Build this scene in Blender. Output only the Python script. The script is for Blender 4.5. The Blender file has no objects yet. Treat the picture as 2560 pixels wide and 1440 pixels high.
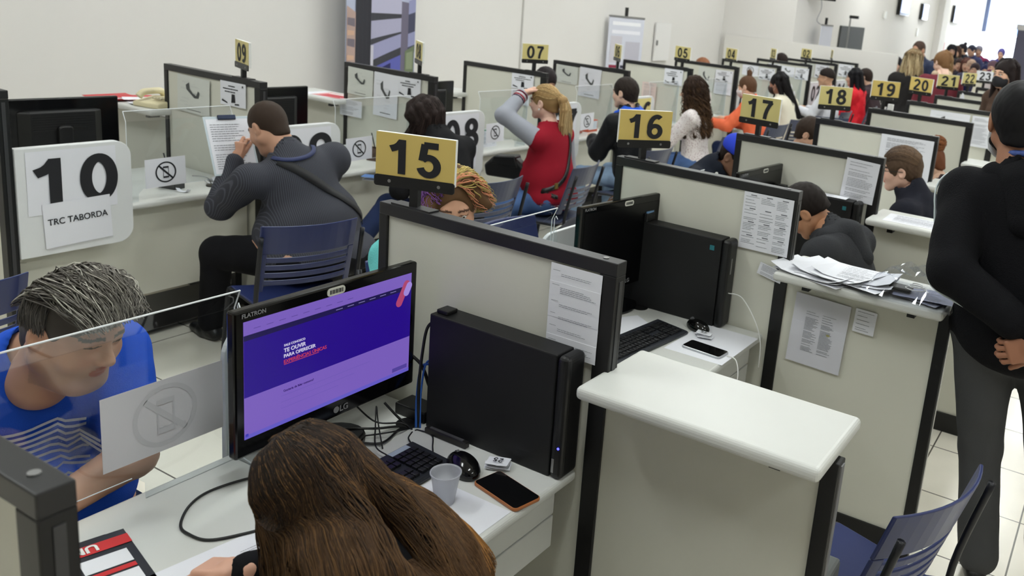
import bpy, bmesh, math, random
import numpy as np
from mathutils import Matrix, Vector
from mathutils.bvhtree import BVHTree

# ---------------------------------------------------------------- camera, world, exposure
S = bpy.context.scene
COL = S.collection
R = math.radians
cam_d = bpy.data.cameras.new('camera')
cam = bpy.data.objects.new('camera', cam_d)
COL.objects.link(cam)
S.camera = cam
cam_d.sensor_width = 36.0
cam_d.lens = 30.55
cam_d.shift_x = -0.15434
cam_d.shift_y = -0.07793
cam_d.clip_start = 0.05
cam_d.clip_end = 300
def cam_matrix(yaw, pitch, roll):
    f = Vector((-math.sin(yaw) * math.cos(pitch), math.cos(yaw) * math.cos(pitch), -math.sin(pitch)))
    r = Vector((math.cos(yaw), math.sin(yaw), 0))
    u = r.cross(f)
    c, s = math.cos(roll), math.sin(roll)
    rr, uu = c * r + s * u, -s * r + c * u
    return Matrix(((rr.x, uu.x, -f.x, 0), (rr.y, uu.y, -f.y, 0), (rr.z, uu.z, -f.z, 2.002), (0, 0, 0, 1)))
cam.matrix_world = cam_matrix(R(27.1726), R(13.1234), R(5.9924))
cam_d.dof.use_dof = True
cam_d.dof.focus_distance = 2.5
cam_d.dof.aperture_fstop = 5.0

S.view_settings.view_transform = 'Standard'
S.view_settings.look = 'None'
S.view_settings.gamma = 1.0
S.view_settings.use_curve_mapping = False
S.view_settings.exposure = 0.62
S.cycles.max_bounces = 7
S.cycles.diffuse_bounces = 3
S.cycles.glossy_bounces = 3
S.cycles.transmission_bounces = 4
S.cycles.transparent_max_bounces = 10
S.cycles.caustics_reflective = False
S.cycles.caustics_refractive = False
S.cycles.use_denoising = True

W = bpy.data.worlds.new('world')
S.world = W
W.use_nodes = True
W.node_tree.nodes['Background'].inputs[0].default_value = (0.80, 0.90, 1.0, 1)
W.node_tree.nodes['Background'].inputs[1].default_value = 11.0

# ---------------------------------------------------------------- materials
MATS = {}
def srgb(r, g=None, b=None):
    if g is None:
        r, g, b = r
    f = lambda v: (v / 255 / 12.92) if v / 255 <= 0.04045 else ((v / 255 + 0.055) / 1.055) ** 2.4
    return (f(r), f(g), f(b), 1.0)
def mat(name, col=None, rough=0.5, metal=0.0, spec=0.5, bump=0.0, bscale=200.0, mottle=0.0, mscale=3.0, emit=0.0, attr=None, sheen=0.0, stretch=None):
    if name in MATS:
        return MATS[name]
    m = bpy.data.materials.new(name)
    m.use_nodes = True
    nt = m.node_tree
    b = nt.nodes['Principled BSDF']
    b.inputs['Roughness'].default_value = rough
    b.inputs['Metallic'].default_value = metal
    b.inputs['Specular IOR Level'].default_value = spec
    if sheen:
        b.inputs['Sheen Weight'].default_value = sheen
    c = srgb(col) if col else (0.8, 0.8, 0.8, 1)
    b.inputs['Base Color'].default_value = c
    m.diffuse_color = c
    src = None
    if attr:
        a = nt.nodes.new('ShaderNodeAttribute')
        a.attribute_name = attr
        src = a.outputs['Color']
    tc = nt.nodes.new('ShaderNodeTexCoord')
    if mottle:
        n = nt.nodes.new('ShaderNodeTexNoise')
        n.inputs['Scale'].default_value = mscale
        n.inputs['Detail'].default_value = 4
        vec = tc.outputs['Object']
        if stretch:
            mp = nt.nodes.new('ShaderNodeMapping')
            mp.inputs['Scale'].default_value = stretch
            nt.links.new(vec, mp.inputs['Vector'])
            vec = mp.outputs['Vector']
        nt.links.new(vec, n.inputs['Vector'])
        mr = nt.nodes.new('ShaderNodeMapRange')
        mr.inputs['From Min'].default_value = 0.3
        mr.inputs['From Max'].default_value = 0.7
        mr.inputs['To Min'].default_value = 1 - mottle
        mr.inputs['To Max'].default_value = 1 + mottle
        nt.links.new(n.outputs['Fac'], mr.inputs['Value'])
        mx = nt.nodes.new('ShaderNodeVectorMath')
        mx.operation = 'SCALE'
        if src:
            nt.links.new(src, mx.inputs[0])
        else:
            mx.inputs[0].default_value = c[:3]
        nt.links.new(mr.outputs['Result'], mx.inputs['Scale'])
        src = mx.outputs['Vector']
    if src:
        nt.links.new(src, b.inputs['Base Color'])
    if bump:
        n2 = nt.nodes.new('ShaderNodeTexNoise')
        n2.inputs['Scale'].default_value = bscale
        n2.inputs['Detail'].default_value = 3
        nt.links.new(tc.outputs['Object'], n2.inputs['Vector'])
        bp = nt.nodes.new('ShaderNodeBump')
        bp.inputs['Strength'].default_value = bump
        bp.inputs['Distance'].default_value = 0.02
        nt.links.new(n2.outputs['Fac'], bp.inputs['Height'])
        nt.links.new(bp.outputs['Normal'], b.inputs['Normal'])
    if emit:
        b.inputs['Emission Strength'].default_value = emit
        if src:
            nt.links.new(src, b.inputs['Emission Color'])
            b.inputs['Base Color'].default_value = (0, 0, 0, 1)
            for l in list(b.inputs['Base Color'].links):
                nt.links.remove(l)
        else:
            b.inputs['Emission Color'].default_value = c
    MATS[name] = m
    return m

def tile_mat():
    m = bpy.data.materials.new('floor_tiles')
    m.use_nodes = True
    nt = m.node_tree
    b = nt.nodes['Principled BSDF']
    g = nt.nodes.new('ShaderNodeTexCoord')
    mp = nt.nodes.new('ShaderNodeMapping')
    mp.vector_type = 'POINT'
    mp.inputs['Location'].default_value = (0.548 + 0.466 * 40, -3.27 + 0.466 * 40, 0)
    nt.links.new(g.outputs['Object'], mp.inputs['Vector'])
    br = nt.nodes.new('ShaderNodeTexBrick')
    br.offset = 0.0
    br.squash = 1.0
    br.inputs['Scale'].default_value = 1.0
    br.inputs['Brick Width'].default_value = 0.466
    br.inputs['Row Height'].default_value = 0.466
    br.inputs['Mortar Size'].default_value = 0.0035
    br.inputs['Mortar Smooth'].default_value = 0.0
    br.inputs['Color1'].default_value = srgb(240, 234, 218)
    br.inputs['Color2'].default_value = srgb(243, 237, 222)
    br.inputs['Mortar'].default_value = srgb(92, 86, 78)
    nt.links.new(mp.outputs['Vector'], br.inputs['Vector'])
    n = nt.nodes.new('ShaderNodeTexNoise')
    n.inputs['Scale'].default_value = 4
    nt.links.new(g.outputs['Object'], n.inputs['Vector'])
    mr = nt.nodes.new('ShaderNodeMapRange')
    mr.inputs['To Min'].default_value = 0.9
    mr.inputs['To Max'].default_value = 1.08
    nt.links.new(n.outputs['Fac'], mr.inputs['Value'])
    vm = nt.nodes.new('ShaderNodeVectorMath')
    vm.operation = 'SCALE'
    nt.links.new(br.outputs['Color'], vm.inputs[0])
    nt.links.new(mr.outputs['Result'], vm.inputs['Scale'])
    nt.links.new(vm.outputs['Vector'], b.inputs['Base Color'])
    b.inputs['Roughness'].default_value = 0.22
    return m

def acrylic_mat(name='clear_acrylic', tint=(0.93, 0.95, 0.96), gl=1.0):
    m = bpy.data.materials.new(name)
    m.use_nodes = True
    nt = m.node_tree
    nt.nodes.remove(nt.nodes['Principled BSDF'])
    out = nt.nodes['Material Output']
    t = nt.nodes.new('ShaderNodeBsdfTransparent')
    t.inputs[0].default_value = (*tint, 1)
    g = nt.nodes.new('ShaderNodeBsdfGlossy')
    g.inputs['Roughness'].default_value = 0.03
    f = nt.nodes.new('ShaderNodeLayerWeight')
    f.inputs['Blend'].default_value = 0.5
    pw = nt.nodes.new('ShaderNodeMath')
    pw.operation = 'POWER'
    pw.inputs[1].default_value = 11.0
    nt.links.new(f.outputs['Facing'], pw.inputs[0])
    k = nt.nodes.new('ShaderNodeMath')
    k.operation = 'MULTIPLY_ADD'
    k.inputs[1].default_value = 0.6
    k.inputs[2].default_value = 0.035 * gl
    k.use_clamp = True
    nt.links.new(pw.outputs[0], k.inputs[0])
    mx = nt.nodes.new('ShaderNodeMixShader')
    nt.links.new(k.outputs[0], mx.inputs[0])
    nt.links.new(t.outputs[0], mx.inputs[1])
    nt.links.new(g.outputs[0], mx.inputs[2])
    nt.links.new(mx.outputs[0], out.inputs['Surface'])
    return m

M_FLOOR = tile_mat()
M_ACR = acrylic_mat()
M_FLANGE = acrylic_mat('acrylic_flange', (0.86, 0.88, 0.9), 4.5)
M_BAG = acrylic_mat('clear_bag', (0.9, 0.91, 0.93), 1.6)
M_WALL = mat('painted_wall', (230, 227, 223), 0.75, mottle=0.015, mscale=0.8)
M_CEIL = mat('painted_ceiling', (228, 228, 226), 0.8)
M_PANEL = mat('grey_laminate', (216, 215, 202), 0.45, spec=0.3, mottle=0.02, mscale=2)
M_DESK = mat('white_laminate', (212, 213, 208), 0.35, spec=0.4, mottle=0.015, mscale=3)
M_BOARD = mat('white_board_plastic', (226, 228, 228), 0.4, spec=0.35)
M_BLACK = mat('black_metal', (17, 17, 18), 0.42, spec=0.45)
M_STEEL = mat('dark_steel_tube', (30, 31, 36), 0.35, metal=0.3)
M_RAIL = mat('anodised_top', (34, 34, 36), 0.38, metal=0.25, spec=0.6)
M_ALU = mat('aluminium', (150, 150, 150), 0.35, metal=0.8)
M_PLAST = mat('black_plastic', (20, 20, 21), 0.4, spec=0.4)
M_GLOSSB = mat('gloss_black_plastic', (8, 8, 9), 0.12, spec=0.5)
M_SCREENOFF = mat('dark_screen', (5, 5, 6), 0.25, spec=0.4)
M_TOWER = mat('tower_case', (23, 23, 24), 0.5, spec=0.35, bump=0.08, bscale=700)
M_NAVY = mat('navy_chair_plastic', (42, 52, 98), 0.33, spec=0.5)
M_GREYCH = mat('slate_chair_plastic', (68, 74, 98), 0.33, spec=0.5)
M_YEL = mat('yellow_sign_face', (216, 190, 108), 0.45)
M_WHITE = mat('white_paint', (236, 236, 232), 0.5)
M_PAPER = mat('paper', (233, 234, 240), 0.8)
M_INK = mat('black_ink', (24, 25, 30), 0.7)
M_GINK = mat('grey_print', (128, 130, 138), 0.8)
M_VC = mat('printed_colour', None, 0.6, attr='col')
M_VE = mat('lit_screen', None, 0.3, attr='col', emit=0.5)
M_SKIN = mat('skin', None, 0.5, spec=0.35, attr='col')
M_HAIR = mat('hair', None, 0.6, spec=0.16, attr='col')
M_EYE = mat('eye_white', (226, 220, 214), 0.15)
M_CABLE = mat('black_cable', (14, 14, 15), 0.45)
M_BLUEC = mat('blue_cable', (40, 92, 170), 0.45)
M_WCAB = mat('white_cable', (230, 230, 226), 0.4)
M_EDGE = mat('frosted_edge', (236, 240, 242), 0.35)
M_LAMP = mat('lamp_diffuser', (248, 253, 252), 0.5, emit=17.0)

# ---------------------------------------------------------------- mesh helpers
def link(o, parent=None):
    COL.objects.link(o)
    if parent is not None:
        o.parent = parent
    return o
def tag(o, label=None, cat=None, group=None, kind=None):
    if label: o['label'] = label
    if cat: o['category'] = cat
    if group: o['group'] = group
    if kind: o['kind'] = kind
    return o
def thing(name, label, cat, loc=(0, 0, 0), rz=0.0, group=None):
    o = bpy.data.objects.new(name, None)
    o.empty_display_size = 0.1
    COL.objects.link(o)
    o.location = loc
    o.rotation_euler = (0, 0, rz)
    return tag(o, label, cat, group)
def from_arrays(name, v, f, m, parent=None, col=None, smooth=True):
    me = bpy.data.meshes.new(name)
    me.from_pydata([tuple(p) for p in v], [], [tuple(q) for q in f]) if not isinstance(f, np.ndarray) else fast_mesh(me, v, f)
    if smooth:
        me.polygons.foreach_set('use_smooth', np.ones(len(me.polygons), dtype=bool))
    if col is not None:
        a = me.color_attributes.new('col', 'FLOAT_COLOR', 'POINT')
        c = np.ones((len(v), 4), dtype=np.float32)
        c[:, :3] = np.asarray(col)[:, :3] if np.ndim(col) == 2 else np.asarray(col)[:3]
        a.data.foreach_set('color', c.ravel())
    me.materials.append(m)
    me.update()
    return link(bpy.data.objects.new(name, me), parent)
def fast_mesh(me, v, f):
    v = np.asarray(v, dtype=np.float32)
    n = len(f)
    k = f.shape[1]
    me.vertices.add(len(v))
    me.vertices.foreach_set('co', v.ravel())
    me.loops.add(n * k)
    me.loops.foreach_set('vertex_index', f.astype(np.int32).ravel())
    me.polygons.add(n)
    me.polygons.foreach_set('loop_start', np.arange(0, n * k, k, dtype=np.int32))
    me.update(calc_edges=True)
class MB:
    """collects simple solids and links them as ONE mesh object"""
    def __init__(s):
        s.v, s.f, s.c = [], [], []
    def add(s, v, f, c=None):
        o = len(s.v)
        s.v += [tuple(p) for p in v]
        s.f += [tuple(i + o for i in q) for q in f]
        s.c += [c or (1, 1, 1, 1)] * len(v)
        return s
    def box(s, x0, x1, y0, y1, z0, z1, c=None):
        v = [(x, y, z) for z in (z0, z1) for y in (y0, y1) for x in (x0, x1)]
        return s.add(v, [(0, 2, 3, 1), (4, 5, 7, 6), (0, 1, 5, 4), (2, 6, 7, 3), (0, 4, 6, 2), (1, 3, 7, 5)], c)
    def quad(s, a, b, c_, d, c=None):
        return s.add([a, b, c_, d], [(0, 1, 2, 3)], c)
    def tube(s, pts, r, n=8, c=None, cap=True):
        pts = [Vector(p) for p in pts]
        rs = r if isinstance(r, (list, tuple)) else [r] * len(pts)
        v, f = [], []
        up = None
        for i, p in enumerate(pts):
            t = (pts[min(i + 1, len(pts) - 1)] - pts[max(i - 1, 0)]).normalized()
            if up is None:
                up = t.orthogonal().normalized()
            up = (up - t * up.dot(t))
            up = up.normalized() if up.length > 1e-6 else t.orthogonal().normalized()
            w = t.cross(up)
            for k in range(n):
                a = 2 * math.pi * k / n
                v.append(p + (up * math.cos(a) + w * math.sin(a)) * rs[i])
        for i in range(len(pts) - 1):
            for k in range(n):
                a, b = i * n + k, i * n + (k + 1) % n
                f.append((a, b, b + n, a + n))
        if cap:
            f.append(tuple(range(n - 1, -1, -1)))
            f.append(tuple((len(pts) - 1) * n + k for k in range(n)))
        return s.add(v, f, c)
    def cyl(s, a, b, r0, r1=None, n=20, c=None):
        return s.tube([a, b], [r0, r1 if r1 is not None else r0], n, c)
    def prism(s, poly, axis, a0, a1, c=None):
        """poly: 2-D outline; axis 0 -> (a, u, v), 1 -> (u, a, v), 2 -> (u, v, a)"""
        g = {0: lambda u, w, a: (a, u, w), 1: lambda u, w, a: (u, a, w), 2: lambda u, w, a: (u, w, a)}[axis]
        n = len(poly)
        v = [g(u, w, a0) for u, w in poly] + [g(u, w, a1) for u, w in poly]
        f = [tuple(range(n)), tuple(range(2 * n - 1, n - 1, -1))] + [(i, i + n, (i + 1) % n + n, (i + 1) % n) for i in range(n)]
        return s.add(v, f, c)
    def obj(s, name, m, parent=None, bevel=0.0, seg=2, smooth=False, vc=False):
        me = bpy.data.meshes.new(name)
        me.from_pydata(s.v, [], s.f)
        bm = bmesh.new()
        bm.from_mesh(me)
        bmesh.ops.recalc_face_normals(bm, faces=bm.faces)
        bm.to_mesh(me)
        bm.free()
        if vc:
            a = me.color_attributes.new('col', 'FLOAT_COLOR', 'POINT')
            a.data.foreach_set('color', np.array([(c[0], c[1], c[2], 1) for c in s.c], dtype=np.float32).ravel())
        me.materials.append(m)
        o = link(bpy.data.objects.new(name, me), parent)
        if smooth:
            me.polygons.foreach_set('use_smooth', np.ones(len(me.polygons), dtype=bool))
        if bevel:
            b = o.modifiers.new('bevel', 'BEVEL')
            b.width = bevel
            b.segments = seg
            b.limit_method = 'ANGLE'
            b.angle_limit = R(40)
        return o
def bez(pts, n=8):
    """smooth polyline through points (Catmull-Rom)"""
    P = [Vector(p) for p in pts]
    out = []
    for i in range(len(P) - 1):
        p0, p1, p2, p3 = P[max(i - 1, 0)], P[i], P[i + 1], P[min(i + 2, len(P) - 1)]
        for k in range(n):
            t = k / n
            out.append(0.5 * ((2 * p1) + (p2 - p0) * t + (2 * p0 - 5 * p1 + 4 * p2 - p3) * t * t + (3 * p1 - p0 - 3 * p2 + p3) * t ** 3))
    out.append(P[-1])
    return out
def rrect(u0, u1, w0, w1, r, n=5, corners=(1, 1, 1, 1)):
    """rounded rectangle outline, corners: (low-low, high-low, high-high, low-high)"""
    out = []
    for (cu, cw, a0, k) in ((u0, w0, 180, 0), (u1, w0, 270, 1), (u1, w1, 0, 2), (u0, w1, 90, 3)):
        if not corners[k]:
            out.append((cu, cw))
            continue
        ou = cu + (r if cu == u0 else -r)
        ow = cw + (r if cw == w0 else -r)
        for i in range(n + 1):
            a = R(a0 + 90 * i / n)
            out.append((ou + r * math.cos(a), ow + r * math.sin(a)))
    return out

# all lettering is turned into meshes at once, while the scene is still empty
TXT = {}
def make_texts(items):
    tmp = []
    for key, body, off in items:
        c = bpy.data.curves.new('t', 'FONT')
        c.body = body
        c.size = 1.0
        c.offset = off
        c.extrude = 0.004
        c.align_x = 'CENTER'
        c.align_y = 'CENTER'
        o = bpy.data.objects.new('t', c)
        COL.objects.link(o)
        tmp.append((key, o))
    bpy.context.view_layer.update()
    dg = bpy.context.evaluated_depsgraph_get()
    for key, o in tmp:
        me = bpy.data.meshes.new_from_object(o.evaluated_get(dg))
        v = np.array([p.co[:] for p in me.vertices])
        lo, hi = v.min(0), v.max(0)
        v[:, 0] -= (lo[0] + hi[0]) / 2
        v[:, 1] -= (lo[1] + hi[1]) / 2
        TXT[key] = (v, [tuple(p.vertices) for p in me.polygons], hi[0] - lo[0], hi[1] - lo[1])
        COL.objects.unlink(o)
        bpy.data.objects.remove(o)
        bpy.data.meshes.remove(me)
def text_on(mb, key, origin, ux, uy, width=None, height=None, c=None, lift=0.0015):
    """lay lettering on a plane: ux, uy are unit directions of reading and of up"""
    v, f, w, h = TXT[key]
    sx = (width / w) if width else height / h
    sy = (height / h) if height else sx
    ux, uy, o = Vector(ux), Vector(uy), Vector(origin)
    n = ux.cross(uy)
    mb.add([o + ux * (p[0] * sx) + uy * (p[1] * sy) + n * (lift + p[2] * 0.1) for p in v], f, c)
NUMS = ['%02d' % i for i in range(1, 11)] + [str(i) for i in range(15, 26)]
def glyph(ch):
    """bold grotesque numerals drawn as stroked centre lines (height 1)"""
    A = lambda cx, cy, rx, ry, a0, a1, n=22: [(cx + rx * math.cos(R(a0 + (a1 - a0) * i / n)), cy + ry * math.sin(R(a0 + (a1 - a0) * i / n))) for i in range(n + 1)]
    g = {'0': [A(.28, .5, .205, .427, 0, 360, 40)], '1': [[(.35, 0), (.35, 1.0)], [(.33, .93), (.27, .83), (.19, .76), (.07, .71)]],
         '2': [A(.275, .715, .20, .212, 172, -38) + [(.20, .28), (.10, .13), (.085, .075)], [(.01, .073), (.55, .073)]],
         '3': [A(.265, .725, .185, .202, 168, -88), A(.265, .30, .21, .227, 88, -168)], '4': [[(.37, .93), (.06, .30)], [(.0, .275), (.57, .275)], [(.41, 0), (.41, 1.0)]],
         '5': [[(.50, .925), (.15, .925)], [(.175, .95), (.115, .47)], A(.275, .325, .208, .252, 140, -165)], '6': [A(.285, .305, .203, .232, 0, 360, 34), A(.33, .48, .25, .447, 58, 190)],
         '7': [[(.03, .925), (.53, .925)], [(.50, .93), (.38, .74), (.29, .50), (.235, .25), (.215, 0)]], '8': [A(.28, .735, .168, .192, 0, 360, 30), A(.28, .29, .208, .217, 0, 360, 34)]}
    if ch == '9':
        return [[(.56 - x, 1 - y) for x, y in ln] for ln in g['6']]
    return g[ch]
def numeral(key, t=.185, gap=.17):
    v, f, x0 = [], [], 0.0
    for ch in key:
        for ln in glyph(ch):
            n0 = len(v)
            for i, (x, y) in enumerate(ln):
                a, b = ln[max(i - 1, 0)], ln[min(i + 1, len(ln) - 1)]
                if ln[0] == ln[-1] or (abs(ln[0][0] - ln[-1][0]) < 1e-6 and abs(ln[0][1] - ln[-1][1]) < 1e-6):
                    a, b = ln[i - 1 if i > 0 else -2], ln[i + 1 if i < len(ln) - 1 else 1]
                dx, dy = b[0] - a[0], b[1] - a[1]
                L = math.hypot(dx, dy) or 1
                nx, ny = -dy / L * t / 2, dx / L * t / 2
                zz = .006 * len(f) / 40
                v += [(x0 + x + nx, y + ny, zz), (x0 + x - nx, y - ny, zz)]
            f += [(n0 + 2 * i, n0 + 2 * i + 1, n0 + 2 * i + 3, n0 + 2 * i + 2) for i in range(len(ln) - 1)]
        x0 += .56 + gap
    v = np.array(v)
    lo, hi = v.min(0), v.max(0)
    v[:, :2] -= (lo + hi)[:2] / 2
    TXT[key] = (v, f, hi[0] - lo[0], hi[1] - lo[1])
for n in NUMS:
    numeral(n)
make_texts([
    ('trc', 'TRC TABORDA', 0.008), ('ouvir', 'TE OUVIR', 0.012), ('oferecer', 'PARA OFERECER', 0.012), ('exp', 'EXPERIÊNCIAS ÚNICAS', 0.012),
    ('fale', 'FALE CONOSCO', 0.006), ('gost', 'Gostaria de falar conosco?', 0.008), ('flat', 'FLATRON', 0.014), ('lg', 'LG', 0.014), ('costa', 'Costa', 0.0),
    ('ve', 'VE', 0.03), ('um', 'UM', 0.03), ('one', '1', 0.02), ('dup', 'dup zo', 0.06), ('up', 'VEM', 0.03)])

# ================================================================ THE ROOM
def struct(name, mb, m, **k):
    return tag(mb.obj(name, m, **k), kind='structure')
FAR = 35.0
struct('floor', MB().box(-7.4, 6.2, -4.2, FAR + 0.2, -0.1, 0.0), M_FLOOR)
struct('ceiling', MB().box(-7.4, 6.2, -4.2, FAR + 0.2, 3.9, 4.0), M_CEIL)
struct('wall_left', MB().box(-7.2, -7.0, -4.2, 15.0, 0, 3.9), M_WALL)
struct('wall_left_step', MB().box(-7.2, -5.6, 15.0, FAR, 0, 3.9), M_WALL)
struct('wall_right', MB().box(6.0, 6.2, -4.2, FAR, 0, 3.9), M_WALL)
struct('wall_back', MB().box(-7.0, 6.0, -4.2, -4.0, 0, 3.9), M_WALL)
struct('trim_1', MB().box(-5.6, -5.42, 26.7, 27.5, 0, 3.9), M_WALL)
struct('trim_2', MB().box(-7.0, -6.985, 9.0, 9.02, 0, 3.9), mat('wall_joint', (196, 193, 188), 0.8))
# far end: wide glazed street front with a blue-grey frame
struct('wall_far_top', MB().box(-5.6, 6.0, FAR, FAR + 0.2, 3.7, 3.9), M_WALL)
struct('wall_far_right', MB().box(-2.6, 6.0, FAR, FAR + 0.2, 0, 3.7), M_WALL)
M_FRAME = mat('blue_grey_frame', (92, 104, 136), 0.5)
wf = MB().box(-5.6, -5.44, FAR - 0.1, FAR + 0.1, 2.2, 3.7).box(-4.76, -4.70, FAR, FAR + 0.05, 2.06, 3.7).box(-5.6, -2.6, FAR, FAR + 0.05, 2.06, 2.10)
struct('window_1', wf, mat('pale_frame', (190, 198, 220), .5))
struct('window_2', MB().box(-5.62, -5.46, FAR - .14, FAR - 0.1, 2.2, 3.7), M_FRAME)
# the street outside
struct('street_ground', MB().box(-30, 20, FAR + 0.2, 60, -0.12, -0.02), mat('pale_paving', (205, 205, 205), 0.8))
fac = thing('street_building', 'white building front across the street with raised lettering', 'building', (-6.6, 52, 0))
MB().box(-12, 12, 0, 1.0, 0, 12).obj('facade', mat('bright_render', (236, 238, 244), 0.8), fac)
mb = MB().box(-12, 12, -0.12, 0, 3.72, 3.86).box(-12, 12, -.1, 0, 2.86, 3.16).box(-12, 12, -.1, 0, 4.5, 4.8)
mb.obj('ledge', mat('ledge_blue_grey', (140, 152, 190), 0.7), fac)
mb = MB()
for x in (-.85, -.35):
    mb.box(x, x + .25 + (x > -.5) * .35, -0.06, 0, 2.30, 2.74)
mb.obj('window_pane', mat('blue_window', (96, 130, 205), 0.2), fac)
mb = MB()
text_on(mb, 'dup', (.35, -0.14, 3.42), (1, 0, 0), (0, 0, 1), width=3.3, height=.46, lift=0.02)
mb.obj('raised_lettering', mat('letter_grey', (112, 122, 150), 0.6), fac)
# ceiling lamps (above the frame): they light the hall
def ceiling_lamp(x, y, e=1.0):
    t = thing('ceiling_light', 'long white fluorescent fitting on the ceiling above the counters', 'lamp', (x, y, 3.9), 0, 'ceiling fittings over the hall')
    MB().box(-0.18, 0.18, -0.65, 0.65, -0.06, 0).obj('housing', M_WHITE, t)
    MB().box(-0.15, 0.15, -0.62, 0.62, -0.075, -0.06).obj('diffuser', M_LAMP, t)
for lx in (-5.2, -3.0, -0.6, 2.2):
    for ly in (0.75, 4.2, 7.4, 10.6, 13.8, 19.0, 24.0, 29.0):
        ceiling_lamp(lx if ly < 14.8 else max(lx, -4.6), ly)

# ---------------------------------------------------------------- things on and along the wall
def coloured(name, quads, parent, flip=False, m=None):
    """flat printed shapes; quads: (u0,u1,w0,w1 or four points, colour) on a plane given by a function"""
    mb = MB()
    for pts, c in quads:
        mb.add(pts, [tuple(range(len(pts)))], srgb(*c))
    return mb.obj(name, m or M_VC, parent, vc=True)
# photograph banner beside the wall
bt = thing('backdrop_banner', 'tall banner with a colour photo of a glass office block, standing against the wall', 'banner', (-6.9, 6.52, 0))
def banner_pt(u, w):
    y = (u - 0.5) * 1.0
    return (0.03 + 0.10 * (1 - u) ** 3, y, w)
mb = MB()
n = 12
for i in range(n):
    a, b = i / n, (i + 1) / n
    x0, y0, _ = banner_pt(a, 0); x1, y1, _ = banner_pt(b, 0)
    mb.add([(x0, y0, .1), (x1, y1, .1), (x1, y1, 2.6), (x0, y0, 2.6), (x0 - .012, y0, .1), (x1 - .012, y1, .1), (x1 - .012, y1, 2.6), (x0 - .012, y0, 2.6)],
           [(0, 1, 2, 3), (5, 4, 7, 6), (3, 2, 6, 7), (1, 0, 4, 5)] + ([(0, 3, 7, 4)] if i == 0 else []) + ([(1, 5, 6, 2)] if i == n - 1 else []))
mb.obj('banner_sheet', mat('banner_vinyl', (186, 192, 214), 0.6), bt)
def bq(u0, u1, a0, a1, b0, b1, c):
    out = []
    k = max(1, int(round((u1 - u0) * n * 1.5)))
    for i in range(k):
        t0, t1 = i / k, (i + 1) / k
        p, q = u0 + (u1 - u0) * t0, u0 + (u1 - u0) * t1
        lo0, lo1 = a0 + (b0 - a0) * t0, a0 + (b0 - a0) * t1
        hi0, hi1 = a1 + (b1 - a1) * t0, a1 + (b1 - a1) * t1
        x0, y0, _ = banner_pt(p, 0); x1, y1, _ = banner_pt(q, 0)
        out.append(([(x0 + .004, y0, lo0), (x1 + .004, y1, lo1), (x1 + .004, y1, hi1), (x0 + .004, y0, hi0)], c))
    return out
Q = []
Q += bq(0.0, 1.0, .3, .84, .3, .84, (46, 44, 52))
Q += bq(0.0, .14, .84, 1.68, .84, 1.62, (188, 160, 150))
Q += bq(.14, .37, .84, 1.78, .84, 1.80, (38, 38, 48))
for w in (1.02, 1.3, 1.5):
    Q += bq(.01, .13, w, w + .07, w - .02, w + .06, (120, 110, 120))
for w in (.9, 1.16, 1.4):
    Q += bq(.01, .12, w, w + .05, w, w + .04, (214, 176, 150))
Q += bq(.37, .80, .84, 1.80, .90, 1.76, (58, 58, 66))
Q += bq(.80, .90, .84, 1.75, .86, 1.74, (112, 106, 126))
Q += bq(.90, 1.0, .84, 1.74, .86, 1.72, (70, 72, 96))
for a0, a1, b0, b1, c in ((1.62, 1.80, 1.62, 1.76, (186, 184, 208)), (1.36, 1.54, 1.44, 1.58, (176, 174, 200)), (1.14, 1.30, 1.28, 1.42, (160, 160, 196)), (.84, 1.06, .98, 1.20, (96, 100, 180))):
    Q += bq(.37, .80, a0, a1, b0, b1, c)
    Q += bq(.90, 1.0, b0, b1, b0 + .03, b1 + .03, (150, 152, 190))
Q += bq(.37, .41, .84, 1.30, .84, 1.30, (206, 204, 216))
Q += bq(.44, .66, .98, 1.04, 1.06, 1.12, (36, 38, 92))
Q += bq(.86, .99, .90, 1.24, .95, 1.3, (112, 124, 96))
Q += bq(.88, .97, 1.05, 1.22, 1.05, 1.24, (140, 150, 120))
Q += bq(.12, .20, .62, .74, .66, .78, (170, 168, 186))
Q = [([(p[0] + 0.0008 * i, p[1], p[2]) for p in pts], c) for i, (pts, c) in enumerate(Q) for i in [i % 60 / 30]]
Q = [([(p[0] + 0.00005 * k, p[1], p[2]) for p in pts], c) for k, (pts, c) in enumerate(Q)]
coloured('printed_photo', Q, bt)
MB().box(-.08, .1, -.52, .52, 0, .09).obj('base', M_ALU, bt, bevel=.01)
def rollup(name, label, x, y, rz, top, w=0.7, quads=()):
    t = thing(name, label, 'banner', (x, y, 0), rz)
    MB().box(-w / 2, w / 2, -.005, .005, .1, top).obj('banner_sheet', mat('rollup_vinyl', (222, 224, 236), 0.35), t)
    MB().box(-w / 2 - .02, w / 2 + .02, -.1, .1, 0, .09).obj('base', M_ALU, t, bevel=.01)
    MB().tube([(0, .03, .08), (0, .03, top + .1)], .012).obj('pole', M_ALU, t)
    MB().box(-w / 2, w / 2, -.015, .015, top - .01, top + .015).obj('top_bar', M_ALU, t)
    MB().box(-.018, .018, .01, .05, top + .015, top + .14).obj('spotlight_head', M_BLACK, t)
    coloured('printed_photo', [([(a * w, -.0075, b * top), (c * w, -.0075, b * top), (c * w, -.0075, d * top), (a * w, -.0075, d * top)], col) for a, b, c, d, col in quads], t)
rollup('rollup_banner', 'white roll-up banner with red lettering blocks leaning near the wall', -6.78, 11.2, R(62), 1.755, .60,
       [(-.4, .93, .4, .96, (250, 250, 255)), (-.4, .86, .4, .89, (246, 246, 255)), (-.42, .62, -.1, .84, (212, 208, 216)), (0, .60, .42, .8, (198, 196, 208)), (-.42, .57, -.16, .60, (150, 40, 70)), (-.1, .575, .05, .6, (60, 60, 80))])
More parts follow.
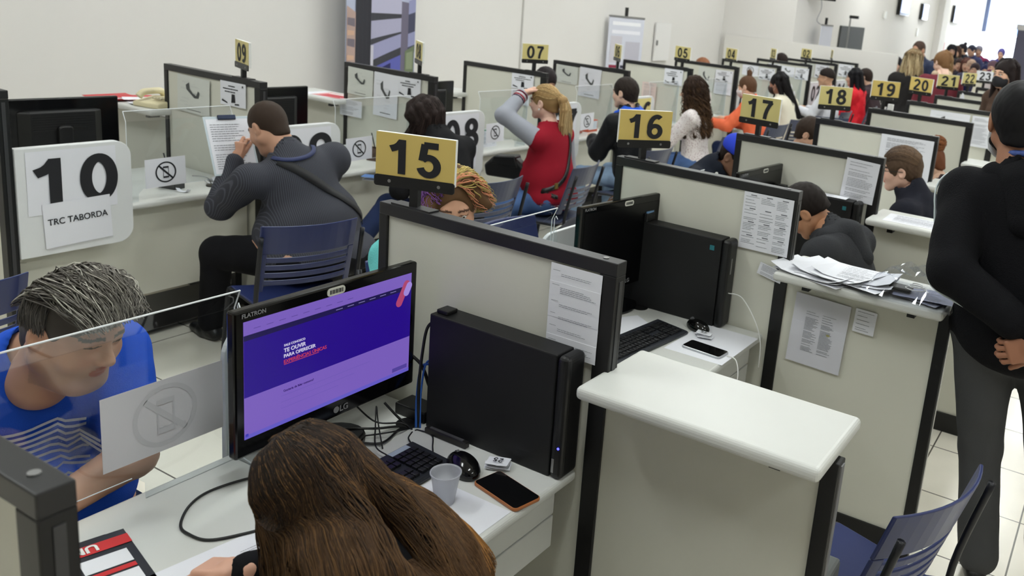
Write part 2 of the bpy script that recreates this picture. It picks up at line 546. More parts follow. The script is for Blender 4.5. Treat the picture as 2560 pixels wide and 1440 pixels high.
rollup('rollup_banner', 'narrow edge-on roll-up banner beyond the last partitions, left of the dark panel', -5.36, 16.1, R(84), 1.92, .5,
       [(-.45, .5, .45, .8, (90, 100, 150)), (-.45, .3, .45, .5, (60, 64, 96))])
# white electrical cabinet door set in the wall
t = thing('wall_cabinet', 'small flush white cabinet door on the wall between the roll-up banner and sign 05', 'cabinet', (-6.985, 12.67, 1.09))
MB().box(0, .03, -.25, .25, 0, .61).obj('door', mat('cabinet_white', (236, 234, 232), .5), t, bevel=.004)
MB().box(.03, .05, -.22, -.19, .25, .33).obj('latch', M_ALU, t)
# big white free-standing board wall behind the last left partitions
struct('wall_partition', MB().box(-6.9, -3.66, 14.93, 14.98, 0, 1.575), mat('white_partition', (232, 229, 224), .6))
# dark panel, microphone stand, television sets
t = tag(MB().box(-5.595, -5.56, 17.62, 19.3, .7, 1.94).obj('notice_board', mat('charcoal_panel', (70, 72, 72), .7)), 'dark charcoal board on the far wall above the white partition', 'board')
t = thing('microphone_stand', 'thin metal stand with a dark head in front of the charcoal board', 'stand', (-5.3, 17.3, 0))
MB().tube([(0, 0, .02), (0, 0, 2.12)], .016).obj('pole', M_ALU, t)
MB().box(-.02, .16, -.04, .04, 2.1, 2.16).obj('head', M_BLACK, t, bevel=.01)
MB().cyl((0, 0, 0), (0, 0, .025), .16).obj('base', M_BLACK, t)
M_TV = mat('tv_glow', (150, 160, 205), .3, emit=.8)
def tv(label, x, y, z0, z1, w, axis):
    t = thing('television', label, 'television', (x, y, 0))
    if axis == 'y':      # screen looks along +x
        MB().box(0, .09, -w / 2, w / 2, z0, z1).obj('casing', M_GLOSSB, t, bevel=.01)
        MB().box(.09, .094, -w / 2 + .04, w / 2 - .04, z0 + .06, z1 - .04).obj('screen', M_TV, t)
    else:
        MB().box(-w / 2, w / 2, -.09, 0, z0, z1).obj('casing', M_GLOSSB, t, bevel=.01)
        MB().box(-w / 2 + .04, w / 2 - .04, -.094, -.09, z0 + .05, z1 - .04).obj('screen', M_TV, t)
    return t
tvv = tv('wall television with a dangling lead above the white partition', -5.40, 15.65, 2.36, 2.9, .52, 'x')
tvv.rotation_euler = (0, 0, R(40))
tvc = MB().tube(bez([(0, -.04, 2.36), (.02, -.03, 2.2), (-.03, -.02, 2.0), (.05, -.02, 1.93)]), .008)
tvc.obj('lead', mat('grey_lead', (140, 140, 145), .5), tvv)
tv('largest wall television, first of three along the far wall', -5.592, 22.4, 2.33, 2.95, .95, 'y')
tv('small pale screen, second of three along the far wall', -5.592, 24.7, 2.30, 2.72, .66, 'y')
tv('wall television past the pilaster, last of three along the far wall', -5.592, 29.3, 2.36, 2.88, 1.15, 'y')
tag(MB().box(-5.6, -5.57, 24.35, 24.55, 1.85, 2.06).obj('wall_switch', M_WHITE, bevel=.005), 'small white switch plate on the far wall', 'switch')
tag(MB().box(-5.6, -5.55, 20.75, 20.95, 2.2, 2.36).obj('alarm_box', M_WHITE, bevel=.01), 'white alarm box with conduit on the far wall', 'box')
cp = thing('dark_column', 'dark grey column beside the bright street entrance', 'column', (-2.84, 23.0, 0))
MB().box(0, 1.2, -.2, .2, 0, 2.26).obj('shaft', mat('plum_grey', (84, 82, 102), .6), cp)
MB().box(-.03, 1.25, -.24, .24, 2.26, 2.4).obj('cap', mat('cap_grey', (200, 198, 200), .6), cp)
tag(MB().cyl((-5.50, 27.62, 1.35), (-5.50, 27.62, 1.73), .07).obj('fire_extinguisher', mat('extinguisher_red', (200, 36, 56), .3), smooth=True), 'red fire extinguisher on the far wall beside the pilaster', 'fire extinguisher')

# ================================================================ PARTITIONS, SHELVES, DESKS
YR = {14: .49, 15: 1.82, 16: 3.145, 17: 4.40, 18: 5.73, 19: 7.02, 20: 8.335, 21: 9.585, 22: 10.88, 23: 12.17, 24: 13.46}
YL = {11: .65, 10: 1.925, 9: 3.205, 8: 4.56, 7: 5.85, 6: 7.16, 5: 8.49, 4: 9.73, 3: 11.12, 2: 12.37, 1: 13.61, 0: 14.74}
XR0, XR1 = -1.897, -1.065
XL0, XL1 = -5.145, -4.27
T = .047
def partition(label, x0, x1, y, group):
    """tall screen: its front face lies at y, the rails are black"""
    t = thing('partition_screen', label, 'partition', (x0, y, 0), 0, group)
    w = x1 - x0
    MB().box(.03, w - .05, .008, T - .008, .1, 1.318).obj('panel', M_PANEL, t)
    rl_ = MB().box(0, w, 0, T, 1.315, 1.352).obj('top_rail', M_RAIL, t, bevel=.003)
    MB().box(0, .034, 0, T, 0, 1.316).obj('post', M_BLACK, t, bevel=.003)
    mb = MB().box(w - .052, w, 0, T, 0, 1.316)
    mb.obj('post', M_BLACK, t, bevel=.003)
    MB().box(w, w + .002, .016, .031, .02, 1.3).obj('groove', mat('groove_grey', (70, 70, 72), .4, metal=.4), t)
    MB().box(.03, w - .05, .002, T - .002, 0, .1).obj('kick_rail', M_BLACK, t)
    for bx in (.05, w - .05):
        MB().cyl((bx, T / 2, 1.351), (bx, T / 2, 1.354), .008, n=10).obj('screw', M_ALU, rl_)
    return t
def low_panel(label, xa, xb, y, far_end, group):
    """low screen that carries a counter shelf; far_end is the side with the free post"""
    t = thing('low_partition', label, 'partition', (min(xa, xb), y, 0), 0, group)
    w = abs(xb - xa)
    hi = far_end > 0
    MB().box(.0 if hi else .04, w - (.04 if hi else 0), .008, T - .008, .1, 1.018).obj('panel', M_PANEL, t)
    px = (w - .042, w) if hi else (0, .042)
    MB().box(*px, 0, T, 0, 1.018).obj('post', M_BLACK, t, bevel=.003)
    gx = (w, w + .003) if hi else (-.003, 0)
    MB().box(*gx, .012, T - .012, .02, 1.01).obj('edge_strip', M_ALU, t)
    MB().box(0, w, -.002, T + .002, 0, .1).obj('kick_rail', M_BLACK, t)
    return t
def shelf(label, x0, x1, y, z, group):
    t = thing('counter_shelf', label, 'shelf', (x0, y, z), 0, group)
    w = x1 - x0
    MB().box(0, w, -.122, .205, -.036, 0).obj('board', M_DESK, t, bevel=.014, seg=4)
    for bx in ((.12, w - .12) if y > 2 else (w - .12,)):
        MB().box(bx - .014, bx + .014, -.07, .0, -.062, -.036).obj('bracket', M_BLACK, t)
    return t
RG, LG = 'tall partitions of the near counter row', 'tall partitions of the wall-side counter row'
def pos_word(n, row):
    return 'under sign %02d' % n
for n, y in YR.items():
    lab = {14: 'black-framed partition end closest to the camera beside the red leaflet', 15: 'large grey black-framed partition beside the lit purple monitor, under sign 15'}.get(n, 'grey black-framed partition of the near row carrying sign %d' % n)
    partition(lab, XR0, XR1, y, RG)
    if n >= 15:
        low_panel('low grey panel continuing the partition under sign %d, below its shelf' % n, XR1, -.43, y, 1, 'low panels of the near row')
        shelf({15: 'empty white counter shelf in the foreground with worn front edge', 16: 'white counter shelf loaded with papers and a plastic bag', 17: 'white counter shelf with a sheet of paper behind the hooded man'}.get(n, 'white counter shelf on the low panel next to sign %d' % n), -1.085, -.441, y, 1.055, 'counter shelves of the near row')
for n, y in YL.items():
    if n == 11:
        continue
    partition({10: 'partition post at the left edge of the picture beside the board numbered 10', 0: 'last partition of the wall-side row, without a number sign'}.get(n, 'grey black-framed partition of the wall-side row carrying sign %02d' % n), XL0, XL1, y, LG)
    if n in (9, 8, 7, 6):
        low_panel('low grey panel behind sign %02d under its wall-side shelf' % n, XL0, -5.70, y, -1, 'low panels of the wall-side row')
        shelf({9: 'wall-side counter shelf holding leaflets and a beige telephone', 8: 'wall-side counter shelf holding a red leaflet'}.get(n, 'wall-side counter shelf behind sign %02d' % n), -5.70, -5.09, y, 1.08, 'counter shelves of the wall-side row')

def desk(label, y0, y1, side, grp):
    """side +1: staff sit at +x (near row); -1: staff sit at -x (wall side). x measured from the client edge"""
    xc = -1.875 if side > 0 else -4.315
    t = thing('counter_desk', label, 'desk', (xc, y0, 0), 0, grp)
    L = y1 - y0
    X = lambda a, b: (a, b) if side > 0 else (-b, -a)
    MB().box(*X(-.01, .745), .003, L - .003, .722, .754).obj('desktop', M_DESK, t, bevel=.013, seg=4)
    MB().box(*X(.06, .085), .01, L - .01, .24, .72).obj('modesty_panel', M_PANEL, t)
    MB().box(*X(.05, .34), .02, L - .02, .03, .12).obj('foot_rail', M_BLACK, t, bevel=.01)
    for yy in (.02, L - .06):
        MB().box(*X(.1, .14), yy, yy + .04, .03, .72).obj('leg', M_BLACK, t)
    dy = (L - .62, L - .05) if side > 0 else (.05, .62)
    MB().box(*X(.3, .70), *dy, .53, .722).obj('drawer_box', M_DESK, t)
    for za, zb in ((.635, .715), (.535, .630)):
        MB().box(*X(.70, .714), dy[0] + .005, dy[1] - .005, za, zb).obj('drawer', M_DESK, t, bevel=.003)
    if side > 0:
        MB().box(.66, .675, L - .045, L - .03, .56, .72).obj('hanger', M_BLACK, t)
    MB().cyl((.22 * side, (L - .1) if side > 0 else .1, .7545), (.22 * side, (L - .1) if side > 0 else .1, .7552), .034).obj('cable_hole', M_BLACK, t)
    return t
def number_board(label, key, y0, side, grp, yellow=False, num=True):
    t = thing('number_board', label, 'sign board', (-1.888 if side > 0 else -4.262, y0, 0), 0, grp)
    xa, xb = (-.018, 0.0) if side > 0 else (-.041, 0.0)
    cr = (1, 0, 0, 1) if side > 0 else (0, 1, 1, 0)
    MB().prism(rrect(0, .505, .585, 1.093, .075, 7, cr), 0, xa, xb).obj('board', M_BOARD, t, bevel=.003)
    if side < 0 and num:
        M = mat('yellow_sheet', (226, 212, 140), .7) if yellow else M_PAPER
        MB().quad((.002, .04, .78), (.002, .43, .78), (.002, .43, 1.075), (.002, .04, 1.075)).obj('number_sheet', M, t)
        mb = MB()
        text_on(mb, key, (.004, .25, .925), (0, 1, 0), (0, 0, 1), width=.37, height=.235)
        mb.obj('number', M_INK, t)
    return t
def acrylic(label, y0, y1, side, grp, slot):
    t = thing('acrylic_screen', label, 'screen', (-1.85 if side > 0 else -4.34, y0, .754), 0, grp)
    L = y1 - y0
    a, b = slot
    out = [(0, 0), (a, 0), (a, .04), (a + .025, .065), (b - .025, .065), (b, .04), (b, 0), (L, 0), (L, .413), (0, .413)]
    MB().prism(out, 0, -.002, .002).obj('pane', M_ACR, t)
    s = side
    MB().add([(0, 0, .413), (0, L, .413), (.022 * s, L, .462), (.022 * s, 0, .462)], [(0, 1, 2, 3)]).obj('top_flange', M_FLANGE, t)
    mb = MB().tube([(.022 * s, 0, .462), (.022 * s, L, .462)], .0022, 6).tube([(0, L, 0), (0, L, .413), (.022 * s, L, .462)], .0018, 6).tube([(0, 0, 0), (0, 0, .413), (.022 * s, 0, .462)], .0018, 6)
    mb.tube([(.09 * s, L, .002), (.004 * s, L, .014)], .0015, 6).tube([(.012 * s, L, .01), (.012 * s, L, .42), (.02 * s, L - .003, .43), (.03 * s, L - .006, .42)], .0015, 6)
    mb.obj('edge', M_EDGE, t)
    MB().tube([(0, a + .03, .065), (0, b - .03, .065)], .0012, 5).obj('slot_edge', M_EDGE, t)
    mb = MB().prism([(0, 0), (.09 * s, 0), (.02 * s, .4), (0, .4)], 1, L - .002, L + .001)
    mb.obj('side_foot', M_ACR, t)
    return t
GD = 'desks of the near row'
for n in range(15, 25):
    y0, y1 = YR[n - 1] + T + .002, YR[n] - .002
    desk({15: 'white counter desk in the foreground with monitor, tower and mouse', 16: 'white counter desk with a black switched-off monitor and charging phone'}.get(n, 'white counter desk of the near row in front of sign %d' % n), y0, y1, 1, GD)
    number_board({16: 'white upright board on the desk edge behind the switched-off monitor'}.get(n, 'upright board on the client edge of the desk at sign %d' % n), None, YR[n] - .505 - .004, 1, 'upright boards of the near row')
    if n < 22:
        acrylic({15: 'clear acrylic screen between the man in blue and the desk'}.get(n, 'clear acrylic screen on the near-row desk at sign %d' % n), y0 + .06, y1 - .505, 1, 'acrylic screens of the near row', (.03, .48))
for n in range(10, 0, -1):
    y0, y1 = YL[n] + T + .002, YL[n - 1] - .002
    desk('white wall-side counter desk of client place %02d' % n, y0, y1, -1, 'desks of the wall-side row')
    number_board('white rounded board numbered %02d on the client edge' % n if n != 6 else 'rounded board with a yellow sheet numbered 06', '%02d' % n, y0, -1, 'numbered boards of the wall-side row', n == 6, n != 7 or True)
    acrylic('clear acrylic screen on the wall-side desk beside board %02d' % n, y0 + .53, y1 - .12, -1, 'acrylic screens of the wall-side row', (.05, .45))

# ---------------------------------------------------------------- number signs
def sign(n, x, y, z, yaw, label=None, white=False):
    t = thing('number_sign', label or '%s plate sign reading %02d on a black pole' % ('white' if white else 'yellow', n), 'sign', (x, y, 1.352), R(yaw), 'number signs on the partitions')
    zc = z - 1.352
    pt_ = MB().box(-.12, .12, -.008, .008, zc - .06, zc + .079).obj('plate', M_WHITE, t, bevel=.002)
    MB().box(-.1195, .1195, -.0095, -.008, zc - .0595, zc + .0785).obj('face', M_PAPER if white else (M_YEL if n in (15, 16, 19, 20) else mat('pale_yellow_face', (214, 200, 132), .45)), pt_)
    mb = MB()
    text_on(mb, '%02d' % n, (0, -.0095, zc + .012), (1, 0, 0), (0, 0, 1), width=.158, height=.104)
    mb.obj('number', M_INK, pt_)
    cb_ = MB().prism(rrect(-.122, .122, zc - .079, zc - .046, .008), 1, -.013, -.0085).obj('clamp_bar', M_BLACK, t)
    for sx in (-.075, .075):
        MB().cyl((sx, -.013, zc - .062), (sx, -.0145, zc - .062), .005, n=10).obj('screw', M_ALU, cb_)
    MB().box(-.0125, .0125, -.0125, .0125, .004, zc - .05).obj('pole', M_BLACK, t)
    o = MB().box(-.075, .075, -.02, .02, 0, .005).obj('base_plate', M_RAIL, t)
    o.rotation_euler = (0, 0, -R(yaw))
    return t
for n, x, z, yaw in ((15, -1.779, 1.487, 20), (16, -1.785, 1.484, 54), (17, -1.78, 1.49, -6), (18, -1.79, 1.499, 44), (19, -1.787, 1.503, 39), (20, -1.788, 1.497, -20), (21, -1.79, 1.502, 37), (22, -1.793, 1.497, 60), (23, -1.813, 1.493, 36), (24, -1.825, 1.475, 43)):
    sign(n, x, YR[n] + T / 2, z, yaw, white=(n == 23))
for n, x, z, yaw in ((9, -4.442, 1.483, -20), (8, -4.426, 1.498, -35), (7, -4.411, 1.496, 66), (6, -4.411, 1.505, -43), (5, -4.406, 1.495, -19), (4, -4.387, 1.486, -32), (3, -4.397, 1.49, -51), (2, -4.376, 1.495, -33), (1, -4.386, 1.486, -65)):
    sign(n, x, YL[n] + T / 2, z, yaw)

# ================================================================ SMALL THINGS ON THE COUNTERS
DZ = .754
def textlines(mb, o, ux, uy, w, h, rows, seed, c=None, fill=.5, lift=.0012, breaks=0.15):
    """rows of unreadable fine print as small dark dashes"""
    rnd = random.Random(seed)
    o, ux, uy = Vector(o), Vector(ux), Vector(uy)
    nrm = ux.cross(uy) * lift
    for i in range(rows):
        if rnd.random() < breaks:
            continue
        y = h * (1 - (i + .5) / rows)
        th = h / rows * fill * .5
        x = 0.0
        end = w * rnd.uniform(.6, 1.0)
        while x < end:
            l = w * rnd.uniform(.04, .12)
            a, b = x, min(x + l, end)
            p = [o + ux * a + uy * (y - th / 2), o + ux * b + uy * (y - th / 2), o + ux * b + uy * (y + th / 2), o + ux * a + uy * (y + th / 2)]
            mb.quad(*[q + nrm for q in p], c=c)
            x = b + w * .014
def monitor(label, x, y, rz, on=False, low=False, front_detail=True):
    """screen centre line at (x, y); local -y is the screen side"""
    t = thing('computer_monitor', label, 'monitor', (x, y, DZ), rz)
    w, z0, z1 = .285, .105, .475
    MB().box(-w, w, 0, .028, z0, z1).obj('bezel', M_GLOSSB, t, bevel=.006)
    rh = MB().prism([(-.2, .028), (.2, .028), (.15, .062), (-.15, .062)], 2, z0 + .05, z1 - .06).obj('rear_housing', M_PLAST, t, bevel=.01)
    mb = MB()
    for k in range(7):
        mb.box(-.14, .14, .0615, .0645, z1 - .09 - .012 * k, z1 - .085 - .012 * k)
    mb.obj('vent_ridge', M_BLACK, rh)
    MB().prism(rrect(-.035, .035, .02, .34, .02), 1, .062, .085).obj('neck', M_PLAST, t, bevel=.008)
    MB().prism([(.13 * math.cos(a * math.pi / 12), .05 + .095 * math.sin(a * math.pi / 12)) for a in range(24)], 2, 0, .018).obj('base', M_GLOSSB, t, bevel=.006)
    if front_detail:
        sw, sz0, sz1 = .262, z0 + .047, z1 - .028
        scr = MB().quad((-sw, -.0008, sz0), (sw, -.0008, sz0), (sw, -.0008, sz1), (-sw, -.0008, sz1), srgb(134, 104, 206))
        sc = scr.obj('screen', M_VE if on else M_SCREENOFF, t, vc=True)
        mb = MB()
        text_on(mb, 'flat', (-w + .05, -.0008, z1 - .013), (1, 0, 0), (0, 0, 1), width=.062)
        text_on(mb, 'lg', (.03, -.0008, z0 + .022), (1, 0, 0), (0, 0, 1), width=.026)
        mb.cyl((.006, -.001, z0 + .022), (.006, -.0016, z0 + .022), .009, n=16)
        mb.obj('brand_mark', mat('silver_print', (132, 132, 134), .4), t)
        at_ = MB().prism(rrect(-.028, .028, z1 - .027, z1 - .006, .009), 1, -.0022, -.0006).obj('asset_tag', mat('tag_cream', (206, 206, 194), .5), t)
        mb = MB()
        for k in range(13):
            mb.box(-.02 + k * .0032, -.0186 + k * .0032 + (.001 if k % 3 == 0 else 0), -.0027, -.0022, z1 - .022, z1 - .011)
        mb.obj('tag_bars', M_INK, at_)
        if on:
            P = lambda u, v: (-sw + 2 * sw * u, -.0014, sz0 + (sz1 - sz0) * v)
            def rect(u0, u1, v0, v1, c, k=0):
                q = [P(u0, v0), P(u1, v0), P(u1, v1), P(u0, v1)]
                return [tuple((a[0], a[1] - .0002 * k, a[2])) for a in q], c
            Q = [rect(0, 1, .36, .84, (44, 16, 146)), rect(0, 1, .84, .885, (34, 26, 84)), rect(0, 1, 0, .035, (110, 100, 214)),
                 rect(.88, .985, .045, .085, (92, 74, 170)), rect(.005, .02, .02, .045, (60, 60, 190)), rect(.205, .40, .527, .533, (206, 70, 96), 1)]
            for k in range(9):
                Q.append(rect(.05 + k * .065, .085 + k * .065, .925, .931, (104, 80, 170), 1))
            for k in range(6):
                Q.append(rect(.5 + k * .07, .54 + k * .07, .86, .866, (150, 140, 200), 1))
            for k in range(3):
                Q.append(rect(.19, .72 - .1 * k, .255 - .055 * k, .258 - .055 * k, (112, 92, 188), 1))
            def pill(u, v, ln, r, c, k):
                pts = []
                ang = R(62)
                d = (math.cos(ang), math.sin(ang))
                for i in range(14):
                    a = ang - math.pi / 2 + math.pi * i / 6.5 if i < 7 else ang + math.pi / 2 + math.pi * (i - 7) / 6.5
                    base = (ln if i < 7 else 0)
                    p = P(u, v)
                    pts.append((p[0] + d[0] * base + r * math.cos(a), p[1] - .0002 * k, p[2] + d[1] * base + r * math.sin(a)))
                return pts, c
            Q += [pill(.915, .735, .055, .012, (190, 76, 122), 1), pill(.965, .82, .02, .011, (176, 150, 240), 2)]
            coloured('web_page', Q, sc, m=M_VE)
            mb = MB()
            white, red, dark = srgb(232, 226, 255), srgb(206, 66, 92), srgb(60, 34, 120)
            o = lambda u, v: (-sw + 2 * sw * u, -.0018, sz0 + (sz1 - sz0) * v)
            text_on(mb, 'fale', o(.262, .70), (1, 0, 0), (0, 0, 1), width=.06, c=white)
            text_on(mb, 'ouvir', o(.263, .655), (1, 0, 0), (0, 0, 1), width=.063, c=white)
            text_on(mb, 'oferecer', o(.291, .607), (1, 0, 0), (0, 0, 1), width=.092, c=white)
            text_on(mb, 'exp', o(.323, .561), (1, 0, 0), (0, 0, 1), width=.126, c=red)
            text_on(mb, 'gost', o(.285, .30), (1, 0, 0), (0, 0, 1), width=.088, c=dark)
            mb.obj('web_lettering', M_VE, sc, vc=True)
    return t
def tower(label, x0, x1, y1, h=.346, th=.078, led=False):
    """slim case standing on edge along the partition; its front looks along +x"""
    t = thing('computer_tower', label, 'computer', (x0, y1 - th, DZ))
    L = x1 - x0
    MB().box(0, L - .04, 0, th, 0, h).obj('case', M_TOWER, t, bevel=.004)
    MB().box(L - .039, L, -.004, th + .002, -.0, h + .002).obj('front_bezel', M_PLAST, t, bevel=.016, seg=4)
    MB().box(.01, .05, .015, th - .02, h, h + .012).obj('lid_latch', M_PLAST, t, bevel=.003)
    mb = MB()
    for k in range(5):
        mb.box(-.004, 0, .012, th - .012, .05 + .05 * k, .075 + .05 * k)
    mb.obj('rear_port', M_BLACK, t)
    if led:
        MB().cyl((L - .012, -.0055, h * .27), (L - .012, -.004, h * .27), .0035, n=10).obj('power_led', mat('blue_led', (60, 60, 255), .4, emit=4), t)
        MB().box(L - .03, L - .022, -.0055, -.004, .02, .06).obj('badge', M_ALU, t, bevel=.002)
    else:
        MB().box(L - .09, L - .07, -.001, 0, h - .05, h - .03).obj('badge', mat('teal_badge', (30, 110, 120), .4), t)
        MB().box(L, L + .002, .02, .03, h * .62, h * .8).obj('badge', M_ALU, t)
    return t
def keyboard(label, x, y, rz, sticker=False):
    """long side along local x"""
    t = thing('keyboard', label, 'keyboard', (x, y, DZ), rz)
    kb_ = MB().prism([(-.075, 0), (.075, 0), (.08, .012), (.07, .022), (-.07, .014), (-.08, .01)], 0, -.225, .225).obj('body', mat('keyboard_case', (32, 35, 42), .45), t, bevel=.003)
    for nm, x0, cols, rows in (('main_keys', -.212, 14, 5), ('cursor_keys', .064, 3, 5), ('number_keys', .128, 4, 5)):
        mb = MB()
        for i in range(cols):
            for j in range(rows):
                if nm == 'cursor_keys' and j == 2:
                    continue
                kx, ky = x0 + i * .0192, -.06 + j * .0215
                zb = .0165 + (ky + .07) * .05
                mb.prism([(kx, ky), (kx + .0165, ky), (kx + .0165, ky + .018), (kx, ky + .018)], 2, zb - .003, zb + .006)
        mb.obj(nm, mat('key_black', (20, 21, 24), .35), kb_, bevel=.0015)
    if sticker:
        MB().box(.13, .195, .048, .066, .0235, .0242).obj('sticker', mat('grey_sticker', (170, 182, 198), .5), t)
    return t
def ellipsoid(mb, c, r, nu=20, nv=12, zmin=-1, colr=None):
    v, f = [], []
    for j in range(nv + 1):
        ph = math.pi * j / nv
        for i in range(nu):
            a = 2 * math.pi * i / nu
            z = max(math.cos(ph), zmin)
            v.append((c[0] + r[0] * math.sin(ph) * math.cos(a), c[1] + r[1] * math.sin(ph) * math.sin(a), c[2] + r[2] * z))
    for j in range(nv):
        for i in range(nu):
            f.append((j * nu + i, j * nu + (i + 1) % nu, (j + 1) * nu + (i + 1) % nu, (j + 1) * nu + i))
    return mb.add(v, f, colr)
def mouse(label, x, y, rz, s=1.0):
    t = thing('computer_mouse', label, 'mouse', (x, y, DZ), rz)
    ellipsoid(MB(), (0, 0, .012), (.034 * s, .058 * s, .030 * s), 24, 14, -.35).obj('shell', M_GLOSSB, t, smooth=True)
    MB().cyl((-.004, .036, .034), (.004, .036, .034), .009, n=14).obj('wheel', mat('wheel_grey', (90, 90, 92), .4), t)
    return t
def phone(label, x, y, z, rz, body, L=.152, Wd=.074):
    t = thing('mobile_phone', label, 'phone', (x, y, z), rz)
    MB().prism(rrect(-L / 2, L / 2, -Wd / 2, Wd / 2, .012), 2, 0, .009).obj('body', body, t, bevel=.0025)
    MB().prism(rrect(-L / 2 + .003, L / 2 - .003, -Wd / 2 + .003, Wd / 2 - .003, .010), 2, .009, .0096).obj('glass', M_GLOSSB, t)
    return t
def slips(label, x, y, rz, seed, key=None, n=5):
    """each little paper ticket is a thing of its own"""
    rnd = random.Random(seed)
    for k in range(n):
        top = k == n - 1
        t = thing('paper_ticket', label[1] if top else label[0], 'ticket', (x + rnd.uniform(-.008, .008), y + rnd.uniform(-.006, .006), DZ + .0015 + .0045 * k), rz + rnd.uniform(-.3, .3) * (not top), 'stacked tickets at ' + label[2])
        mb = MB()
        h = [rnd.uniform(0, .004) for _ in range(3)]
        for i in range(2):
            mb.quad((-.03 + .03 * i, -.02, h[i]), (.0 + .03 * i, -.02, h[i + 1]), (.0 + .03 * i, .02, h[i + 1] + .001), (-.03 + .03 * i, .02, h[i] + .001))
        o = mb.obj('slip', M_PAPER, t)
        so = o.modifiers.new('thick', 'SOLIDIFY'); so.thickness = .0008
        if top and key:
            mb = MB()
            text_on(mb, key, (0.0, 0, .0052), (1, 0, 0), (0, 1, 0), width=.026)
            mb.obj('number', M_INK, t)
def flat_paper(label, x, y, z, rz, w, h, rows=0, seed=1, cat='paper', name='paper_sheet', mtl=None, quads=None, group=None, curl=0.0):
    t = thing(name, label, cat, (x, y, z), rz, group)
    mb = MB()
    k = 6
    for i in range(k):
        a, b = i / k, (i + 1) / k
        za, zb = curl * (2 * a - 1) ** 4, curl * (2 * b - 1) ** 4
        mb.quad((-w / 2 + w * a, -h / 2, .001 + za), (-w / 2 + w * b, -h / 2, .001 + zb), (-w / 2 + w * b, h / 2, .001 + zb * .6), (-w / 2 + w * a, h / 2, .001 + za * .6))
    o = mb.obj('sheet', mtl or M_PAPER, t)
    so = o.modifiers.new('thick', 'SOLIDIFY'); so.thickness = .0007
    if rows:
        mb = MB()
        textlines(mb, (-w * .4, -h * .4, .0014), (1, 0, 0), (0, 1, 0), w * .8, h * .8, rows, seed)
        mb.obj('printed_text', M_GINK, t)
    if quads:
        coloured('print', [([(a * w, b * h, .0016 + .0002 * i), (c * w, b * h, .0016 + .0002 * i), (c * w, d * h, .0016 + .0002 * i), (a * w, d * h, .0016 + .0002 * i)], col) for i, (a, b, c, d, col) in enumerate(quads)], t)
    return t
